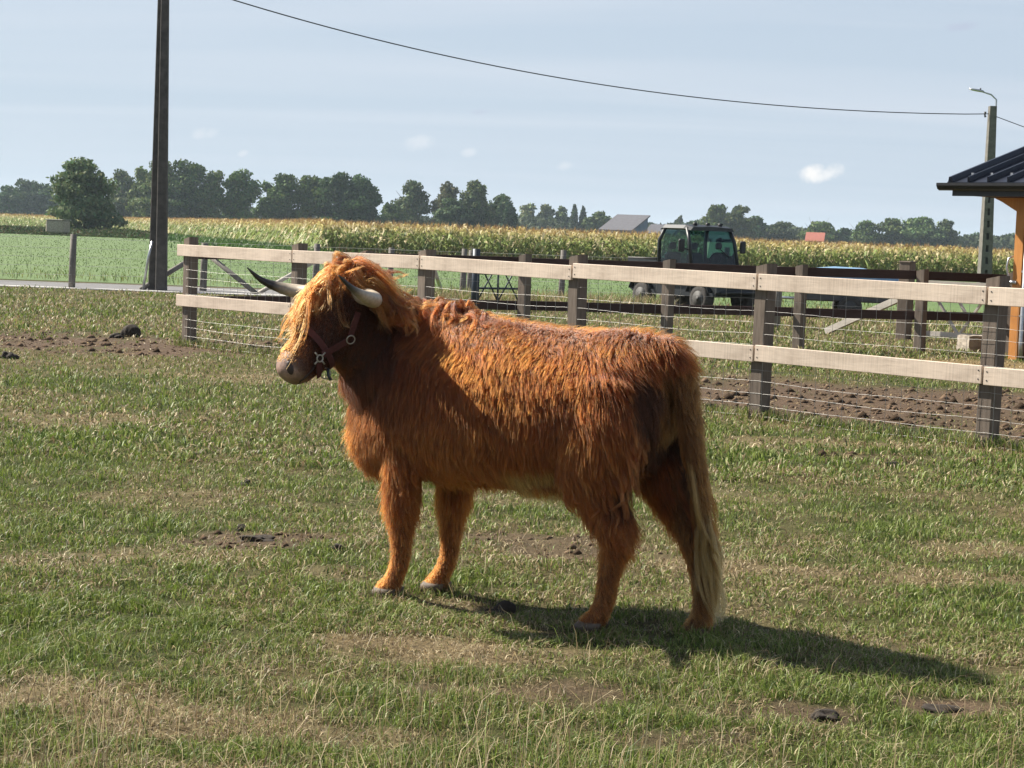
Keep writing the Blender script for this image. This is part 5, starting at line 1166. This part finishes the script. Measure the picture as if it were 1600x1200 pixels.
# ------------------------------------------------------------------ utility vehicle
M['vbody'] = mat_plain('black_vehicle_plastic', (.016, .020, .024), .45, .0, .2, 4, .03)
M['vpaint'] = mat_plain('dark_teal_paint', (.020, .055, .062), .3, .1, .1, 3, .0)
M['tyre'] = mat_plain('dusty_tyre', (.055, .050, .046), .9, 0, .3, 20, .3)
M['rim'] = mat_plain('grey_rim', (.06, .058, .055), .7, .1, .2, 10, .0)
t = NT('tinted_glass').set(Base_Color=(.55, .80, .78, 1), Roughness=.02, IOR=1.45)
tb = t.N.new('ShaderNodeBsdfTransparent'); tb.inputs[0].default_value = (.24, .42, .42, 1); gl = t.N.new('ShaderNodeBsdfGlossy'); gl.inputs['Roughness'].default_value = .03
fr = t.N.new('ShaderNodeFresnel'); fr.inputs['IOR'].default_value = 1.5; ad = t.N.new('ShaderNodeMath'); ad.inputs[1].default_value = .0; t.L.new(fr.outputs[0], ad.inputs[0]); mx = t.N.new('ShaderNodeMixShader'); t.L.new(ad.outputs[0], mx.inputs[0]); t.L.new(tb.outputs[0], mx.inputs[1]); t.L.new(gl.outputs[0], mx.inputs[2]); t.L.new(mx.outputs[0], t.out.inputs[0]); M['glass'] = t.m
VF = np.array([.60, -.80]); v0 = np.array([4.05, 42.0, 0.02]); utv = empty('utility_vehicle', v0, math.atan2(VF[1], VF[0])); tag(utv, 'small dark utility vehicle with glazed cab parked behind the fence', 'vehicle')
def vb(name, mat, fn, parent=utv): mb = MB(); fn(mb); return mb.build(name, M[mat], parent)
def hull(mb):   # tub with bonnet (x forward, y left)
    for y0, y1 in ((-.68, .68),):
        mb.prism([(-1.45, y0, .42), (-1.40, y0, .72), (-.5, y0, .72), (-.45, y0, .55), (.62, y0, .55), (.66, y0, 1.00), (1.15, y0, .93), (1.42, y0, .78), (1.46, y0, .45), (1.30, y0, .34), (-1.3, y0, .34)], (0, 0, 0), (0, y1 - y0, 0))
vb('tub', 'vbody', hull)
vb('bonnet', 'vpaint', lambda m: m.prism([(.70, -.60, 1.005), (1.16, -.60, .94), (1.40, -.60, .80), (1.40, -.60, .84), (1.17, -.60, .98), (.70, -.60, 1.04)], (0, 0, 0), (0, 1.2, 0)))
bed = vb('cargo_bed', 'vbody', lambda m: (m.box((-1.02, 0, .80), (.98, 1.40, .05)), m.box((-1.02, -.70, .95), (1.0, .05, .32)), m.box((-1.02, .70, .95), (1.0, .05, .32)), m.box((-1.50, 0, .95), (.05, 1.4, .32))) and None)
vb('bed_rail', 'rim', lambda m: m.tube([(-.52, -.72, 1.13), (-1.5, -.72, 1.13), (-1.53, .72, 1.13), (-.52, .72, 1.13)], .022, 6))
PIL = {'fr': [(.62, -.70, 1.0), (.50, -.68, 1.55), (.36, -.64, 1.84)], 'fl': [(.62, .70, 1.0), (.50, .68, 1.55), (.36, .64, 1.84)], 'rr': [(-.46, -.70, .72), (-.48, -.70, 1.55), (-.36, -.64, 1.84)], 'rl': [(-.46, .70, .72), (-.48, .70, 1.55), (-.36, .64, 1.84)]}
for k_, p_ in PIL.items(): vb('pillar', 'vbody', lambda m, p_=p_: m.tube(p_, .042, 8))
vb('roof', 'vbody', lambda m: m.loft([[np.array([x, y * w, z + dz]) for y, dz in ((-.70, -.03), (-.62, .045), (0, .065), (.62, .045), (.70, -.03))] for x, w, z in ((-.56, .9, 1.82), (-.40, 1, 1.86), (.30, 1, 1.86), (.50, .94, 1.82))], False))
for y_ in (-.38, 0., .38): vb('roof_light', 'cable', lambda m, y_=y_: m.tube([(.30, y_, 1.93), (.36, y_, 1.93)], .045, 10))
wsh = vb('windscreen', 'glass', lambda m: m.add([(.625, -.66, 1.02), (.625, .66, 1.02), (.505, .64, 1.55), (.39, .60, 1.80), (.39, -.60, 1.80), (.505, -.64, 1.55)], [(0, 1, 2, 5), (5, 2, 3, 4)]))
vb('wiper', 'cable', lambda m: m.tube([(.56, .15, 1.42), (.60, .45, 1.22)], .012, 5), wsh)
for s_ in (-1, 1):
    vb('door', 'vbody', lambda m: m.box((.05, s_ * .71, .80), (.98, .04, .46), None, .03))
    vb('side_window', 'glass', lambda m: m.add([(.58, s_ * .705, 1.03), (-.45, s_ * .705, 1.03), (-.46, s_ * .70, 1.55), (-.36, s_ * .65, 1.80), (.36, s_ * .65, 1.80), (.49, s_ * .69, 1.55)], [(0, 1, 2, 5), (2, 3, 4, 5)]))
    vb('mirror', 'cable', lambda m: (m.box((.52, s_ * .93, 1.45), (.08, .17, .28), None, .03), m.tube([(.55, s_ * .70, 1.35), (.53, s_ * .88, 1.40)], .015, 6)) and None)
    vb('seat', 'vbody', lambda m: (m.box((-.25, s_ * .33, .86), (.45, .5, .14), None, .05), m.box((-.42, s_ * .33, 1.06), (.12, .48, .46), None, .05), m.box((-.44, s_ * .33, 1.44), (.08, .20, .16), None, .04)) and None)
    vb('headlight', 'rim', lambda m: m.box((1.43, s_ * .48, .72), (.06, .26, .12), None, .02))
vb('rear_window', 'glass', lambda m: m.add([(-.48, -.66, 1.05), (-.48, .66, 1.05), (-.40, .60, 1.78), (-.40, -.60, 1.78)], [(0, 1, 2, 3)]))
vb('dashboard', 'vbody', lambda m: m.box((.50, 0, .98), (.28, 1.28, .18), None, .05))
vb('steering_wheel', 'cable', lambda m: m.tube([np.array([.27 + .08 * math.sin(g), .33 + .17 * math.cos(g), 1.16 + .15 * math.sin(g)]) for g in np.linspace(0, 6.283, 18)], .016, 6, False))
vb('grille', 'cable', lambda m: [m.box((1.465, 0, .50 + .05 * i), (.02, .8, .02)) for i in range(4)] and None)['kind'] = 'stuff'
vb('bumper_bar', 'vbody', lambda m: m.tube([(1.35, -.6, .42), (1.56, -.5, .45), (1.58, 0, .46), (1.56, .5, .45), (1.35, .6, .42)], .035, 8))
for wx in (-1.02, .92):
    for s_ in (-1, 1):
        wh = empty('wheel'); wh.parent = utv; wh.location = (wx, s_ * .62, .30)
        mb = MB(); R_ = .30; n_ = 24
        rings = [[np.array([math.cos(g) * r_, yy, math.sin(g) * r_]) for g in np.arange(n_) * 2 * math.pi / n_] for yy, r_ in ((-.12, R_ * .62), (-.13, R_ * .85), (-.10, R_ * .98), (0, R_), (.10, R_ * .98), (.13, R_ * .85), (.12, R_ * .62))]
        mb.loft(rings); mb.build('tyre', M['tyre'], wh)
        mb = MB(); mb.tube([(0, -.125, 0), (0, .125, 0)], R_ * .58, 18); mb.tube([(0, -.14, 0), (0, .14, 0)], R_ * .18, 10); o = mb.build('rim', M['rim'], wh)
        vb('fender', 'vbody', lambda m, wx=wx, s_=s_: m.loft([[np.array([wx + math.cos(g) * .39, s_ * (.62 + dy), .30 + math.sin(g) * .40 + dz]) for dy, dz in ((-.16, 0), (.17, 0), (.17, .03), (-.16, .03))] for g in np.linspace(.35, 2.8, 9)], False))

# low trailer with a blue cover beside it
M['trailer'] = mat_plain('grey_trailer_box', (.09, .085, .085), .7, 0, .3, 4, .1)
M['tarp'] = mat_plain('blue_tarpaulin', (.20, .34, .50), .45, 0, .2, 4, .15)
tg = gp(1293, 489); tg = np.array([(1318 - 800) / FPX * 42.5, 42.5, -0.06]); tr_ = empty('covered_trailer', tg, -.08); tag(tr_, 'low trailer under a blue cover right of the utility vehicle', 'trailer')
mb = MB(); mb.box((0, 0, .62), (2.1, 1.2, .46), None, .03); mb.build('box', M['trailer'], tr_)
mb = MB(); mb.loft([[np.array([x, y * .64, z]) for y, z in ((-1, .80), (-.9, .90 + h), (-.4, .97 + h * 1.2), (.4, .97 + h * 1.2), (.9, .90 + h), (1, .80))] for x, h in ((-1.08, .06), (-.9, .12), (-.3, .17), (.3, .16), (.85, .09), (1.08, .03))]); mb.build('cover', M['tarp'], tr_)
for s_ in (-1, 1):
    wh = empty('wheel'); wh.parent = tr_; wh.location = (0, s_ * .70, .27); mb = MB(); mb.loft([[np.array([math.cos(g) * r_, yy, math.sin(g) * r_]) for g in np.arange(20) * math.pi / 10] for yy, r_ in ((-.08, .17), (-.09, .23), (-.06, .27), (.06, .27), (.09, .23), (.08, .17))]); mb.build('tyre', M['tyre'], wh)
    mb = MB(); mb.tube([(0, -.085, 0), (0, .085, 0)], .16, 14); mb.build('rim', M['rim'], wh)
mb = MB(); mb.tube([(-1.0, -.3, .42), (-1.9, 0, .42)], .03, 6); mb.tube([(-1.0, .3, .42), (-1.9, 0, .42)], .03, 6); mb.tube([(-1.8, 0, .42), (-1.8, 0, .0)], .02, 6); mb.build('drawbar', M['steel'], tr_)

# ------------------------------------------------------------------ summer haze
mb = MB(); mb.box((0, 2050, 19.5), (7800, 4700, 41)); hz = mb.build('haze', None); t = NT('summer_haze'); t.N.remove(t.b)
pv = t.N.new('ShaderNodeVolumePrincipled'); pv.inputs['Color'].default_value = (.70, .85, 1, 1); pv.inputs['Density'].default_value = .00016; pv.inputs['Anisotropy'].default_value = .2
t.L.new(pv.outputs[0], t.out.inputs['Volume']); hz.data.materials.append(t.m); tag(hz, 'thin bluish summer haze over the fields', 'haze', kind='stuff')
SC.cycles.volume_bounces = 1
